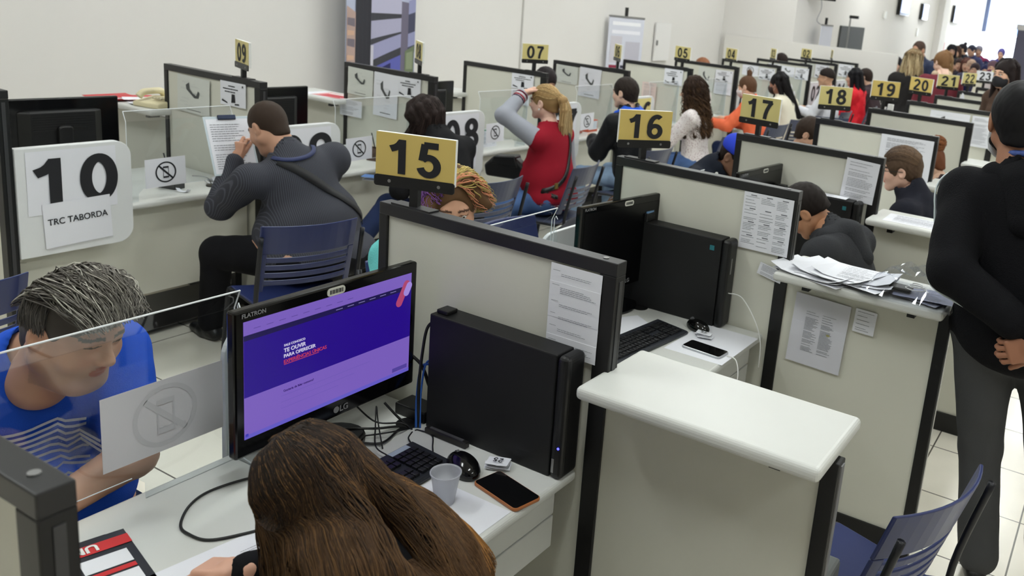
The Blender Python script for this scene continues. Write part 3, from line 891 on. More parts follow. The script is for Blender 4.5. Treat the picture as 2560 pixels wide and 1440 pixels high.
def notice(label, x0, x1, z0, z1, y, kind='text', seed=1, tilt=0.0, mtl=None, group=None, lift=.0):
    """sheet taped to a partition face that looks along -y"""
    t = thing('paper_notice', label, 'notice', ((x0 + x1) / 2, y - .002 - lift, (z0 + z1) / 2), 0, group)
    t.rotation_euler = (0, R(tilt), 0)
    w, h = x1 - x0, z1 - z0
    mb = MB()
    k = 5
    rnd = random.Random(seed)
    bow = [rnd.uniform(0, .006) for _ in range(k + 1)]
    for i in range(k):
        a, b = i / k, (i + 1) / k
        mb.quad((-w / 2, -bow[i] * .3, -h / 2 + h * a), (w / 2, -bow[i] * .3, -h / 2 + h * a), (w / 2, -bow[i + 1] * .3, -h / 2 + h * b), (-w / 2, -bow[i + 1] * .3, -h / 2 + h * b))
    o = mb.obj('sheet', mtl or M_PAPER, t)
    so = o.modifiers.new('thick', 'SOLIDIFY'); so.thickness = .0006; so.offset = -1
    ux, uz = (1, 0, 0), (0, 0, 1)
    L = .003
    mb = MB()
    if kind == 'text':
        textlines(mb, (-w * .38, 0, -h * .42), ux, uz, w * .78, h * .86, max(8, int(h / .009)), seed, lift=L)
        mb.obj('printed_text', M_GINK, o)
    elif kind == 'paras':
        for i, (fr, rows) in enumerate(((.9, 2), (.74, 4), (.56, 2), (.42, 2), (.28, 2), (.12, 4))):
            textlines(mb, (-w * .28, 0, -h / 2 + h * (fr - .016 * rows)), ux, uz, w * .72, h * .02 * rows, rows, seed + i, lift=L, breaks=0)
            textlines(mb, (-w * .44, 0, -h / 2 + h * (fr + .02)), ux, uz, w * .16, h * .02, 1, seed + 9 + i, lift=L, breaks=0)
        mb.obj('printed_text', M_GINK, o)
    elif kind == 'table':
        for cx in range(3):
            for rr in range(4):
                textlines(mb, (-w * .46 + w * .32 * cx, 0, -h * .46 + h * .235 * rr), ux, uz, w * .28, h * .19, 7, seed + cx * 7 + rr, lift=L)
                a = -w * .36 + w * .32 * cx
                zb = -h * .46 + h * .235 * rr + h * .2
                mb.quad((a, -L, zb), (a + w * .12, -L, zb), (a + w * .12, -L, zb + .004), (a, -L, zb + .004))
        mb.obj('printed_text', M_GINK, o)
    elif kind == 'twocol':
        for cx in range(2):
            textlines(mb, (-w * .26 + w * .3 * cx, 0, -h * .3), ux, uz, w * .25, h * .58, 34, seed + cx, lift=L, fill=.7)
        mb.obj('printed_text', M_GINK, o)
        MB().quad((w * .16, -L, .0), (w * .22, -L, .0), (w * .22, -L, .007), (w * .16, -L, .007)).obj('highlight', mat('highlight', (206, 200, 130), .7), o)
    elif kind == 'map':
        for i in range(9):
            textlines(mb, (-w * .42 + w * rnd.uniform(0, .5), 0, -h * .42 + h * .09 * i), ux, uz, w * rnd.uniform(.15, .4), h * .05, 2, seed + i, lift=L, fill=.35)
        mb.obj('printed_lines', mat('faint_print', (176, 178, 178), .8), o)
        mb = MB()
        path = [(-.22, .2), (-.12, .28), (-.1, .1), (.0, .0), (.1, -.05), (.16, .1), (.2, .06), (.16, -.1), (.05, -.12), (-.08, -.02), (-.2, .08)]
        mb.add([(a * w, -L - .0004, b * h + h * .05) for a, b in path], [tuple(range(len(path)))])
        mb.quad((-.2 * w, -L, -.42 * h), (.24 * w, -L, -.42 * h), (.24 * w, -L, -.405 * h), (-.2 * w, -L, -.405 * h))
        mb.obj('map_shape', mat('map_dark', (82, 84, 84), .8), o)
    elif kind == 'bold':
        for i, (fr, ww) in enumerate(((.82, .34), (.70, .76), (.58, .62))):
            textlines(mb, (-w * ww / 2, 0, -h / 2 + h * (fr - .04)), ux, uz, w * ww, h * .08, 1, seed + i, lift=L, breaks=0, fill=1.1)
        mb.quad((-.06 * w, -L, -.36 * h), (.1 * w, -L, -.34 * h), (.08 * w, -L, .0), (-.04 * w, -L, .0))
        mb.quad((-.44 * w, -L, -.34 * h), (-.2 * w, -L, -.42 * h), (-.22 * w, -L, -.36 * h), (-.42 * w, -L, -.26 * h))
        mb.quad((.08 * w, -L, -.44 * h), (.26 * w, -L, -.42 * h), (.24 * w, -L, -.36 * h), (.08 * w, -L, -.38 * h))
        mb.quad((.36 * w, -L, .34 * h), (.42 * w, -L, .34 * h), (.40 * w, -L, .42 * h), (.37 * w, -L, .42 * h))
        mb.obj('printed_lettering', M_INK, o)
    elif kind == 'nocell':
        no_cell(mb, (0, -L, 0), ux, uz, min(w, h) * .36)
        mb.obj('pictogram', M_INK, o)
    return t
def no_cell(mb, o, ux, uz, r):
    """round no-mobile-phone pictogram"""
    o, ux, uz = Vector(o), Vector(ux), Vector(uz)
    nn_ = ux.cross(uz)
    lf = [0.0]
    def P(a, b):
        return o + ux * a + uz * b + nn_ * lf[0]
    n = 32
    for i in range(n):
        a, b = 2 * math.pi * i / n, 2 * math.pi * (i + 1) / n
        mb.quad(P(r * math.cos(a), r * math.sin(a)), P(r * math.cos(b), r * math.sin(b)), P(.86 * r * math.cos(b), .86 * r * math.sin(b)), P(.86 * r * math.cos(a), .86 * r * math.sin(a)))
    d = .06 * r
    s = .62 * r
    mb.quad(P(-s - d, s - d), P(-s + d, s + d), P(s + d, -s + d), P(s - d, -s - d))
    w, h, k = .27 * r, .55 * r, .05 * r
    lf[0] = .0003
    for (a0, a1, b0, b1) in ((-w, -w + k, -h, h), (w - k, w, -h, h), (-w, w, h - .16 * r, h), (-w, w, -h, -h + .16 * r)):
        lf[0] += .0002
        mb.quad(P(a0, b0), P(a1, b0), P(a1, b1), P(a0, b1))
def acr_sheet(label, x, y0, y1, z0, z1, front=True, faint=False, slope=0.0):
    """no-phone sheet taped to an acrylic pane; front: pictogram looks along +x"""
    t = thing('no_phone_sheet', label, 'notice', (x, (y0 + y1) / 2, (z0 + z1) / 2), 0, 'no-phone sheets on the acrylic screens')
    t.rotation_euler = (R(slope), 0, 0)
    w, h = y1 - y0, z1 - z0
    MB().box(-.0006, .0, -w / 2, w / 2, -h / 2, h / 2).obj('sheet', mat('thin_paper', (206, 206, 210), .8) if faint else M_PAPER, t)
    mb = MB()
    if front:
        no_cell(mb, (.0012 if not faint else .0008, 0, 0), (0, 1, 0), (0, 0, 1), min(w, h) * (.37 if not faint else .43))
    mb.obj('pictogram', mat('show_through', (194, 195, 199), .8) if faint else M_INK, t)
    return t
def cable(label, pts, r, m, n=8, name='cable', group=None):
    o = MB().tube(bez(pts, n), r, 7).obj(name, m, smooth=True)
    return tag(o, label, 'cable', group)

# ---- desk 15, the lit workplace in the foreground
monitor('lit computer monitor showing a purple web page', -1.68, 1.475, R(90), on=True)
tower('black slim computer tower with a blue power light, beside the lit monitor', -1.605, -1.130, 1.814, led=True)
keyboard('black keyboard with a grey sticker in front of the lit monitor', -1.475, 1.40, R(90), sticker=True)
mouse('glossy black mouse beside the plastic cup', -1.362, 1.622, R(68), 1.12)
phone('phone in an orange-brown case on the foreground desk', -1.208, 1.612, DZ, R(-12), mat('phone_case_amber', (170, 104, 58), .35), .168, .088)
slips(('white paper ticket in the small pile beside the tower', 'paper ticket numbered 25 on top of the pile by the tower', 'the lit workplace'), -1.30, 1.69, R(200), 5, '25')
cup = thing('plastic_cup', 'empty translucent white plastic cup beside the mouse', 'cup', (-1.298, 1.482, DZ))
v, f = [], []
prof = [(0, .002), (.022, .002), (.0235, .004), (.036, .082), (.0385, .083), (.0385, .086), (.0355, .0855), (.0345, .082), (.0225, .006), (0, .004)]
nn = 28
for r_, z_ in prof:
    for i in range(nn):
        a = 2 * math.pi * i / nn
        v.append((r_ * math.cos(a), r_ * math.sin(a), z_))
for j in range(len(prof) - 1):
    for i in range(nn):
        f.append((j * nn + i, j * nn + (i + 1) % nn, (j + 1) * nn + (i + 1) % nn, (j + 1) * nn + i))
cm = mat('translucent_plastic', (226, 228, 236), .35)
cm.node_tree.nodes['Principled BSDF'].inputs['Transmission Weight'].default_value = .45
cm.node_tree.nodes['Principled BSDF'].inputs['Alpha'].default_value = .72
MB().add(v, f).obj('wall', cm, cup, smooth=True)
flat_paper('white paper pad lying under the cup at the desk edge', -1.27, 1.40, DZ, R(90), .30, .25, name='paper_pad')
bb = thing('power_adapter_box', 'black junction box behind the tower under the cables', 'adapter', (-1.675, 1.775, DZ))
MB().box(-.055, .06, -.035, .035, 0, .035).obj('shell', M_PLAST, bb, bevel=.004)
rl = thing('metal_slide_rail', 'short dark metal rail lying along the base of the tower', 'rail', (-1.505, 1.715, DZ))
MB().box(-.075, .075, -.009, .009, .001, .018).obj('channel', mat('dark_zinc', (62, 60, 58), .35, metal=.7), rl, bevel=.002)
MB().box(-.06, .06, -.004, .004, .018, .021).obj('slider', M_ALU, rl)
gx, gy = -1.63, 1.70
cable('thick black power cable rising in front of the monitor edge to the tower', [(gx + .015, gy + .02, DZ), (-1.635, 1.735, .86), (-1.64, 1.75, .97), (-1.645, 1.775, 1.04), (-1.61, 1.79, 1.062)], .0045, M_CABLE)
cable('blue network cable plugged into the tower back', [(gx + .01, gy + .015, DZ), (-1.64, 1.735, .84), (-1.66, 1.77, .91), (-1.63, 1.785, .92), (-1.607, 1.785, .905)], .004, M_BLUEC)
cable('second blue network cable beside the first at the tower back', [(gx + .02, gy + .02, DZ), (-1.635, 1.745, .85), (-1.65, 1.78, .925), (-1.607, 1.79, .93)], .003, M_BLUEC)
cable('black video cable with a thick plug behind the tower', [(-1.70, 1.755, .95), (-1.665, 1.77, .92), (-1.648, 1.772, .895), (-1.63, 1.775, .855), (-1.606, 1.782, .845)], .005, M_CABLE)
for k, pts in enumerate(([(-1.69, 1.66, .83), (-1.66, 1.68, .79), (gx, gy, DZ + .002)], [(-1.74, 1.56, .775), (-1.68, 1.62, .77), (gx - .02, gy - .02, .762), (gx, gy, DZ)], [(-1.71, 1.53, .762), (-1.62, 1.58, .762), (gx - .01, gy - .03, .76), (gx, gy, DZ)],
                         [(-1.76, 1.52, .765), (-1.69, 1.575, .762), (-1.63, 1.63, .772), (gx, gy, DZ)], [(-1.74, 1.60, .83), (-1.70, 1.64, .775), (-1.64, 1.68, .775), (gx + .01, gy, DZ)])):
    cable('black lead running from the monitor stand into the cable hole', pts, .0036 if k < 3 else .0025, M_CABLE, group='leads between the lit monitor and the cable hole')
cable('thin black keyboard lead looping over the desk', [(-1.555, 1.54, .768), (-1.60, 1.545, .775), (-1.66, 1.60, .79), (-1.69, 1.63, .83), (-1.665, 1.615, .79), (-1.60, 1.57, .757)], .002, M_CABLE)
cable('thin black mouse lead curling behind the keyboard', [(-1.40, 1.605, .768), (-1.44, 1.60, .757), (-1.50, 1.655, .757), (-1.55, 1.705, .757), (-1.60, 1.705, .757), (gx + .02, gy, DZ)], .002, M_CABLE)
cable('thin black lead in a small loop between keyboard and cable hole', [(gx + .02, gy - .01, DZ), (-1.59, 1.655, .757), (-1.555, 1.632, .76), (-1.53, 1.61, .764)], .002, M_CABLE)
cable('black cable lying in a wide loop on the empty part of the desk', [(-1.66, 1.36, DZ + .004), (-1.727, 1.295, DZ + .004), (-1.76, 1.19, DZ + .004), (-1.745, 1.12, DZ + .004), (-1.69, 1.06, DZ + .004), (-1.645, 1.05, DZ + .004), (-1.594, 1.062, DZ + .004), (-1.555, 1.12, DZ + .004), (-1.52, 1.20, DZ + .004)], .0032, M_CABLE)
RED, BLK, WHT = (206, 44, 46), (42, 44, 50), (232, 232, 236)
br = flat_paper('red and black printed leaflet on the foreground desk', -1.655, .845, DZ, R(-104), .21, .30, name='leaflet', cat='leaflet', mtl=mat('leaflet_black', BLK, .35),
    quads=[(-.5, .33, .5, .5, RED), (-.36, .23, .36, .30, RED), (-.42, .02, .02, .17, WHT), (.06, .02, .46, .17, WHT), (-.42, -.05, .46, .0, RED), (-.42, -.24, .0, -.07, WHT), (.04, -.24, .46, -.07, WHT), (-.5, -.42, .5, -.30, RED)])
mb = MB()
text_on(mb, 'up', (.0, .125, .003), (1, 0, 0), (0, 1, 0), width=.09)
text_on(mb, 've', (.05, -.108, .003), (1, 0, 0), (0, 1, 0), width=.05)
text_on(mb, 'um', (-.02, -.108, .003), (1, 0, 0), (0, 1, 0), width=.05)
mb.obj('lettering', M_WHITE, br)
MB().cyl((-.085, .08, .0025), (-.085, .08, .0035), .016, n=20).obj('number_dot', M_WHITE, br)
cs = flat_paper('white letter sheet headed Costa under the hand of the woman', -1.47, 1.01, DZ, R(82), .30, .20)
mb = MB()
text_on(mb, 'costa', (-.035, -.022, .003), (1, 0, 0), (0, 1, 0), width=.055)
textlines(mb, (.06, .0, .0015), (1, 0, 0), (0, 1, 0), .07, .05, 6, 4, fill=.35)
mb.obj('printed_text', M_GINK, cs)
cs.rotation_euler = (0, 0, R(82))
acr_sheet('blank back of a no-phone sheet taped to the foreground acrylic screen', -1.846, .985, 1.275, .86, 1.04, faint=True, slope=0)
notice('printed sheet taped to the partition above the foreground tower', -1.266, -1.105, 1.065, 1.312, 1.82, 'paras', 3)

# ---- desk 16
monitor('switched-off black monitor at the second workplace', -1.70, 2.95, R(82))
tower('black computer tower beside the switched-off monitor', -1.76, -1.285, 3.139, h=.365)
keyboard('black keyboard before the switched-off monitor', -1.46, 2.70, R(84))
mouse('black mouse beside the keyboard of the second workplace', -1.352, 2.985, R(70))
phone('silver-edged phone charging on the second desk', -1.235, 2.815, DZ, R(-4), mat('silver_edge', (190, 192, 196), .3, metal=.5), .165, .08)
slips(('white paper ticket beneath the top one behind the charging phone', 'top paper ticket printed 25 behind the charging phone', 'the second workplace'), -1.298, 2.93, R(190), 8, '25', 4)
flat_paper('thin white pad under the charging phone', -1.245, 2.90, DZ - .0005, R(90), .34, .24, name='paper_pad')
flat_paper('white paper lying under the switched-off monitor', -1.60, 2.82, DZ, R(60), .22, .16)
tag(MB().tube(bez([(-1.145, 2.815, .759), (-1.10, 2.80, .757), (-1.07, 2.76, .70), (-1.075, 2.70, .60)], 8), .0022, 7).obj('charging_cable', M_WCAB, smooth=True), 'white charging cable leaving the phone over the desk edge', 'cable')
tag(MB().tube(bez([(-1.284, 3.09, .90), (-1.22, 3.08, .90), (-1.14, 3.04, .84), (-1.10, 3.03, .76), (-1.09, 3.02, .66)], 8), .0022, 7).obj('white_cable', M_WCAB, smooth=True), 'white cable hanging from the front of the second tower', 'cable')
bx = thing('card_reader', 'small black card reader lit blue on top of the second workplace', 'device', (-1.72, 3.09, 1.119))
MB().box(-.05, .05, -.03, .035, 0, .035).obj('shell', M_PLAST, bx, bevel=.004)
MB().box(-.03, .045, -.02, .03, .035, .042).obj('card', mat('card_blue', (120, 160, 200), .3), bx)
cable('thin black lead bending up to the card reader', [(-1.80, 3.08, 1.0), (-1.80, 3.08, 1.14), (-1.77, 3.085, 1.152), (-1.765, 3.09, 1.14)], .002, M_CABLE)
notice('sheet printed with a three-column table on the partition under sign 16', -1.288, -1.078, 1.085, 1.316, 3.145, 'table', 5)
notice('torn paper scrap taped at the edge of the partition under sign 16', -1.19, -1.085, .985, 1.035, 3.145, 'text', 6, tilt=12)
notice('large faded two-column sheet taped to the low panel under the paper-laden shelf', -1.022, -.80, .672, .958, 3.145, 'twocol', 7, tilt=2, mtl=mat('dull_paper', (214, 214, 222), .8))
notice('small handwritten note on the low panel beside the two-column sheet', -.778, -.695, .862, .955, 3.145, 'text', 8, tilt=2)
# papers and bag on shelf 16
rnd = random.Random(4)
for k in range(9):
    flat_paper('loose white sheet in the untidy pile on the paper-laden shelf', -.935 + .024 * k - .028 * (k % 3), 3.145 + rnd.uniform(-.02, .02), 1.055 + .003 * k, rnd.uniform(-.25, .2) - .1, .30, .21, 16 if k > 5 else 0, k, group='sheets piled on the paper-laden shelf', curl=.012 * (k % 3))
bag = thing('plastic_bag', 'clear plastic bag with leaflets and earphones on the paper-laden shelf', 'bag', (-.575, 3.15, 1.055))
v, f = [], []
nu, nv = 26, 18
rb = random.Random(2)
ph = [(rb.uniform(4, 16), rb.uniform(4, 16), rb.uniform(0, 6), rb.uniform(.001, .0035)) for _ in range(16)]
for sgn in (1, 0):
    for j in range(nv):
        for i in range(nu):
            a, b = i / (nu - 1) * 2 - 1, j / (nv - 1) * 2 - 1
            e = max(0, 1 - abs(a) ** 3) * max(0, 1 - abs(b) ** 3)
            z = (.012 + .085 * e ** .8 + sum(am * math.sin(p * a + q * b + o_) for p, q, o_, am in ph) * (.3 + e)) if sgn else .002
            v.append((a * .165 + .01 * b, b * .145, max(z, .002)))
for s_ in range(2):
    for j in range(nv - 1):
        for i in range(nu - 1):
            o_ = s_ * nu * nv + j * nu + i
            f.append((o_, o_ + 1, o_ + nu + 1, o_ + nu))
MB().add(v, f).obj('film', M_BAG, bag)
for i in range(2):
    flat_paper(('grey booklet inside the clear plastic bag', 'pale leaflet inside the clear plastic bag')[i], -.56 + .02 * i, 3.14, 1.061 + .008 * i, R(-14 + 22 * i), .21, .15, 8, 30 + i, cat='booklet', name='booklet', mtl=mat(('booklet_grey', 'booklet_blue')[i], ((150, 154, 176), (120, 124, 150))[i], .5))
tag(MB().tube(bez([(-.565 + .045 * math.cos(k * 1.1) * (1 - .04 * k), 3.12 + .035 * math.sin(k * 1.1) * (1 - .03 * k), 1.085 + .0015 * k) for k in range(16)], 6), .0018, 6).obj('earphones', M_WCAB, smooth=True), 'coiled white earphone lead inside the plastic bag', 'earphones')
tag(MB().box(-.66, -.58, 3.09, 3.15, 1.077, 1.089).obj('wallet', M_BLACK, bevel=.004), 'small black wallet inside the plastic bag', 'wallet')

# ---- desks 17 to 21
monitor('black monitor corner rising above the partition under sign 16', -1.62, 4.20, R(86))
tower('black computer tower with white sheets on its top, under sign 17', -1.60, -1.13, 4.394, h=.36)
flat_paper('white sheets lying on top of the third tower', -1.36, 4.355, DZ + .364, 0, .30, .07, 4, 3)
notice('printed form in a clear sleeve on the partition under sign 17', -1.262, -1.085, 1.105, 1.322, 4.40, 'text', 12, tilt=3)
notice('large printed table sheet on the partition under sign 18', -1.43, -1.085, 1.02, 1.318, 5.73, 'text', 13)
flat_paper('printed sheet lying on the shelf beside the man with glasses', -.80, 4.42, 1.055, R(2), .42, .2, 12, 21)
monitor('black monitor seen above the partition under sign 18', -1.66, 6.55, R(70))
monitor('black monitor behind the partition under sign 19', -1.74, 7.75, R(84))
monitor('dark blue-black monitor showing above the partition under sign 21', -1.5, 10.3, R(30))
notice('white notice on the partition under sign 20', -1.66, -1.30, 1.06, 1.3, 8.335, 'map', 14)
notice('second white notice at the right on the partition under sign 20', -1.28, -1.10, 1.02, 1.3, 8.335, 'text', 15)

# ---- wall-side row: notices
for n, items in {9: [('map', -5.012, -4.712, 1.09, 1.305, 'map sheet'), ('bold', -4.612, -4.39, 1.185, 1.322, 'bold notice with a printer picture')],
                 8: [('map', -5.10, -4.845, 1.125, 1.322, 'map sheet'), ('map', -4.835, -4.60, 1.005, 1.318, 'tall faint map sheet'), ('bold', -4.60, -4.385, 1.175, 1.316, 'bold notice with a printer picture')],
                 7: [('bold', -4.612, -4.385, 1.19, 1.316, 'bold notice with a printer picture'), ('text', -4.61, -4.42, 1.06, 1.185, 'plain printed sheet')],
                 6: [('map', -5.10, -4.84, 1.14, 1.314, 'map sheet'), ('map', -4.82, -4.57, 1.04, 1.322, 'tall faint map sheet')],
                 5: [('bold', -4.60, -4.37, 1.15, 1.32, 'bold notice with a printer picture')],
                 4: [('map', -4.80, -4.575, 1.02, 1.302, 'tall faint map sheet'), ('bold', -4.565, -4.33, 1.15, 1.292, 'bold notice with a printer picture'), ('text', -4.565, -4.33, 1.0, 1.145, 'plain printed sheet')],
                 3: [('nocell', -4.82, -4.58, 1.17, 1.31, 'round pictogram sheet'), ('bold', -4.57, -4.34, 1.14, 1.30, 'bold notice')],
                 2: [('text', -4.95, -4.75, 1.1, 1.30, 'plain printed sheet'), ('map', -4.74, -4.52, 1.14, 1.29, 'map sheet'), ('bold', -4.51, -4.30, 1.12, 1.29, 'bold notice')],
                 1: [('map', -4.86, -4.65, 1.1, 1.31, 'map sheet'), ('bold', -4.63, -4.4, 1.1, 1.31, 'bold notice')],
                 0: [('bold', -4.6, -4.34, 1.1, 1.31, 'bold notice')]}.items():
    for k, (kind, a, b, c_, d, word) in enumerate(items):
        notice('%s on the wall-side partition under sign %02d' % (word, n) if n else 'bold notice on the last wall-side partition', a, b, c_, d, YL[n], kind, n * 5 + k, tilt=1.5 if kind == 'map' else 0, mtl=mat('clear_sleeve_paper', (214, 217, 210), .3) if kind == 'map' and k == 0 else None)
notice('small sheet hanging from the shelf edge at the partition under sign 08', -5.155, -4.93, .965, 1.085, YL[8], 'text', 61, lift=.02)
for n, x0, x1, z0, z1 in ((5, -4.86, -4.68, .86, 1.14), (2, -4.74, -4.6, .9, 1.1), ):
    notice('pale pink sheet hanging behind the acrylic at the partition under sign %02d' % n, x0, x1, z0, z1, YL[n], 'text', 70 + n, mtl=mat('pink_paper', (228, 208, 200), .8), lift=.01)
for n, w in ((10, 'beside the board numbered 10'), (9, 'beside the board numbered 09'), (8, 'beside the board numbered 08'), (7, 'beside the red leaflet boxes'), (4, 'in front of the orange jacket woman'), (3, 'near sign 03')):
    y0 = YL[n] + T + .002 + .53
    acr_sheet('no-phone sheet taped to the acrylic screen ' + w, -4.336, y0 + .085, y0 + .30, .818, .968, slope=1)
trc = thing('name_sheet', 'white sheet lettered TRC TABORDA hanging on the board numbered 10', 'notice', (-4.2615, 2.221, .727))
trc.rotation_euler = (R(2), 0, 0)
MB().box(.0045, .0055, -.149, .149, -.105, .106).obj('sheet', M_PAPER, trc)
mb = MB()
text_on(mb, 'trc', (.0058, 0, .018), (0, 1, 0), (0, 0, 1), width=.265, height=.03)
mb.obj('lettering', M_INK, trc)
h8 = thing('paper_sheet', 'white sheet hanging on the board numbered 08', 'notice', (-4.2615, YL[8] + T + .30, .80))
MB().box(.0045, .0055, -.12, .12, -.13, .1).obj('sheet', M_PAPER, h8)
# ---- wall-side row: equipment
def back_monitor(label, y, x=-4.80, rz=-90, lift=0):
    return monitor(label, x, y, R(rz), front_detail=False)
back_monitor('back of a black monitor above the board numbered 10', 2.43, rz=-92)
back_monitor('back of a black monitor behind the partition under sign 09', 3.72, -4.88, rz=-90)
back_monitor('back of a black monitor behind the partition under sign 08', 5.12, -4.86, rz=-88)
back_monitor('back of a black monitor behind the partition under sign 07', 6.32, -4.86, rz=-90)
back_monitor('back of a black monitor behind the partition under sign 06', 7.62, -4.7, rz=-90)
back_monitor('back of a black monitor behind the partition under sign 05', 8.92, -4.6, rz=-86)
back_monitor('back of a black monitor behind the partition under sign 03', 11.55, -4.6, rz=-86)
ph = thing('desk_telephone', 'beige desk telephone on the wall-side shelf under sign 09', 'telephone', (-5.22, 3.22, 1.08), R(10))
MB().prism([(-.1, 0), (.1, 0), (.1, .05), (.04, .055), (-.1, .03)], 0, -.1, .1).obj('body', mat('beige_plastic', (226, 216, 178), .45), ph, bevel=.008)
MB().tube(bez([(-.06, .09, .06), (-.055, .06, .085), (-.05, 0, .09), (-.055, -.06, .085), (-.06, -.09, .06)], 6), .02, 10).obj('handset', mat('beige_plastic'), ph, smooth=True)
mb = MB()
for i in range(3):
    for j in range(4):
        mb.box(.0 + i * .025, .018 + i * .025, -.05 + j * .022, -.035 + j * .022, .05, .058)
mb.obj('keypad', mat('beige_dark', (196, 188, 160), .5), ph)
for k, (px, py, rz, lab) in enumerate(((-5.62, 3.19, 8, 'red printed leaflet at the outer end of the telephone shelf'), (-5.52, 3.23, -14, 'second red leaflet overlapping the first on the telephone shelf'))):
    flat_paper(lab, px, py, 1.08 + .004 * k, R(rz), .21, .29, name='leaflet', cat='leaflet', mtl=mat('leaflet_red', (196, 52, 58), .4), quads=[(-.4, .1, .4, .3, (226, 190, 190)), (-.4, -.3, .1, -.1, (240, 230, 230))], curl=.01)
for k in range(2):
    flat_paper('white sheet beside the telephone on the wall-side shelf', -5.42 + .03 * k, 3.25 + .02 * k, 1.08 + .003 * k, R(-20 + 25 * k), .28, .2, 0, group='white sheets on the telephone shelf', curl=.008)
flat_paper('red and pink leaflet on the wall-side shelf under sign 08', -5.26, 4.60, 1.081, R(6), .3, .21, name='leaflet', cat='leaflet', mtl=mat('leaflet_pink', (222, 150, 150), .45), quads=[(-.45, -.4, .45, .1, (202, 74, 84)), (-.4, .15, .4, .4, (236, 220, 220))])
flat_paper('white sheet under the red leaflet on the shelf under sign 08', -5.36, 4.58, 1.08, R(-4), .3, .21)
def pen_pot(label, x, y, c, blk=True):
    t = thing('pen_holder', label, 'pen holder', (x, y, DZ), R(14))
    m_ = mat('pot_' + c[0], c[1], .35)
    mb = MB().box(-.055, .055, -.035, .035, 0, .006)
    for a in ((-.055, -.05, -.035, .035), (.05, .055, -.035, .035), (-.055, .055, -.035, -.03), (-.055, .055, .03, .035)):
        mb.box(*a, 0, .088)
    mb.obj('tray', m_, t, bevel=.002)
    tag(MB().tube([(x + .01, y, DZ + .008), (x - .03, y - .02, DZ + .19)], .004, 8).obj('pen', M_BLACK, smooth=True), 'dark pen standing in the ' + label.split(' pen holder')[0] + ' pen holder' + {'dark grey': ' by the striped shirt', 'brown': ' behind sign 15'}.get(label.split(' pen')[0], ''), 'pen')
    return t
pen_pot('dark grey pen holder beside the man in the striped shirt', -4.52, 2.84, ('grey', (60, 60, 60)))
pen_pot('brown pen holder behind sign 15', -4.5, 4.28, ('brown', (86, 64, 54)))
pen_pot('orange-brown pen holder in front of the man with the blue hood', -4.52, 6.72, ('rust', (176, 84, 56)))
lb = thing('leaflet_box', 'small orange leaflet box next to the rust pen holder', 'box', (-4.50, 6.93, DZ))
MB().box(-.03, .03, -.08, .08, 0, .11).obj('box', mat('orange_card', (216, 98, 66), .6), lb)
MB().box(.03, .032, -.07, .07, .02, .1).obj('white_panel', M_PAPER, lb)
for k, (px, py) in enumerate(((-4.40, 2.83), (-4.50, 3.06), (-4.55, 3.10), (-4.48, 3.11))):
    flat_paper(('torn white ticket near the desk edge in front of the striped shirt', 'crumpled white ticket against the partition under sign 09')[k > 0], px, py, DZ + .001, R(20 + 50 * k), .07, .03, name='paper_ticket', cat='ticket', group='crumpled tickets by sign 09' if k else None, curl=.02)
ck = thing('chained_pen', 'pen on a round chained base beside the dark pen holder', 'pen', (-4.44, 3.02, DZ))
MB().cyl((0, 0, 0), (0, 0, .008), .028).obj('base', mat('dark_zinc'), ck)
MB().tube(bez([(0, 0, .008), (-.01, -.02, .05), (-.05, -.08, .06)], 6), .0025, 6).obj('chain', M_ALU, ck)
ob = thing('ballot_card', 'green-headed printed card standing on the desk beside board 08', 'card', (-4.45, 5.42, DZ))
MB().quad((0, -.08, .0), (0, .08, .0), (-.03, .08, .14), (-.03, -.08, .14)).obj('card', M_PAPER, ob)
MB().quad((-.026, -.075, .125), (-.026, .075, .125), (-.028, .075, .135), (-.028, -.075, .135)).obj('green_band', mat('green_band', (90, 150, 110), .6), ob)
mb = MB()
for i in range(3):
    for j in range(3):
        textlines(mb, (-.004 - .008 * j, -.07 + .05 * i, .02 + .035 * j), (0, 1, 0), Vector((-.2, 0, .97)), .04, .025, 3, i + j * 3)
mb.obj('printed_text', M_GINK, ob)

tag(MB().box(-1.745, -1.70, 7.03, 7.06, 1.3525, 1.405).obj('white_box', M_WHITE, bevel=.004), 'small white box standing on the rail beside the pole of sign 19', 'box')
tag(MB().prism([(0, 0), (.05, 0), (.035, .05), (.02, .06)], 1, 9.60, 9.602).obj('folded_card', M_PAPER), 'tiny white folded card on the rail of the partition under sign 21', 'card').location = (-1.64, 0, 1.3525)

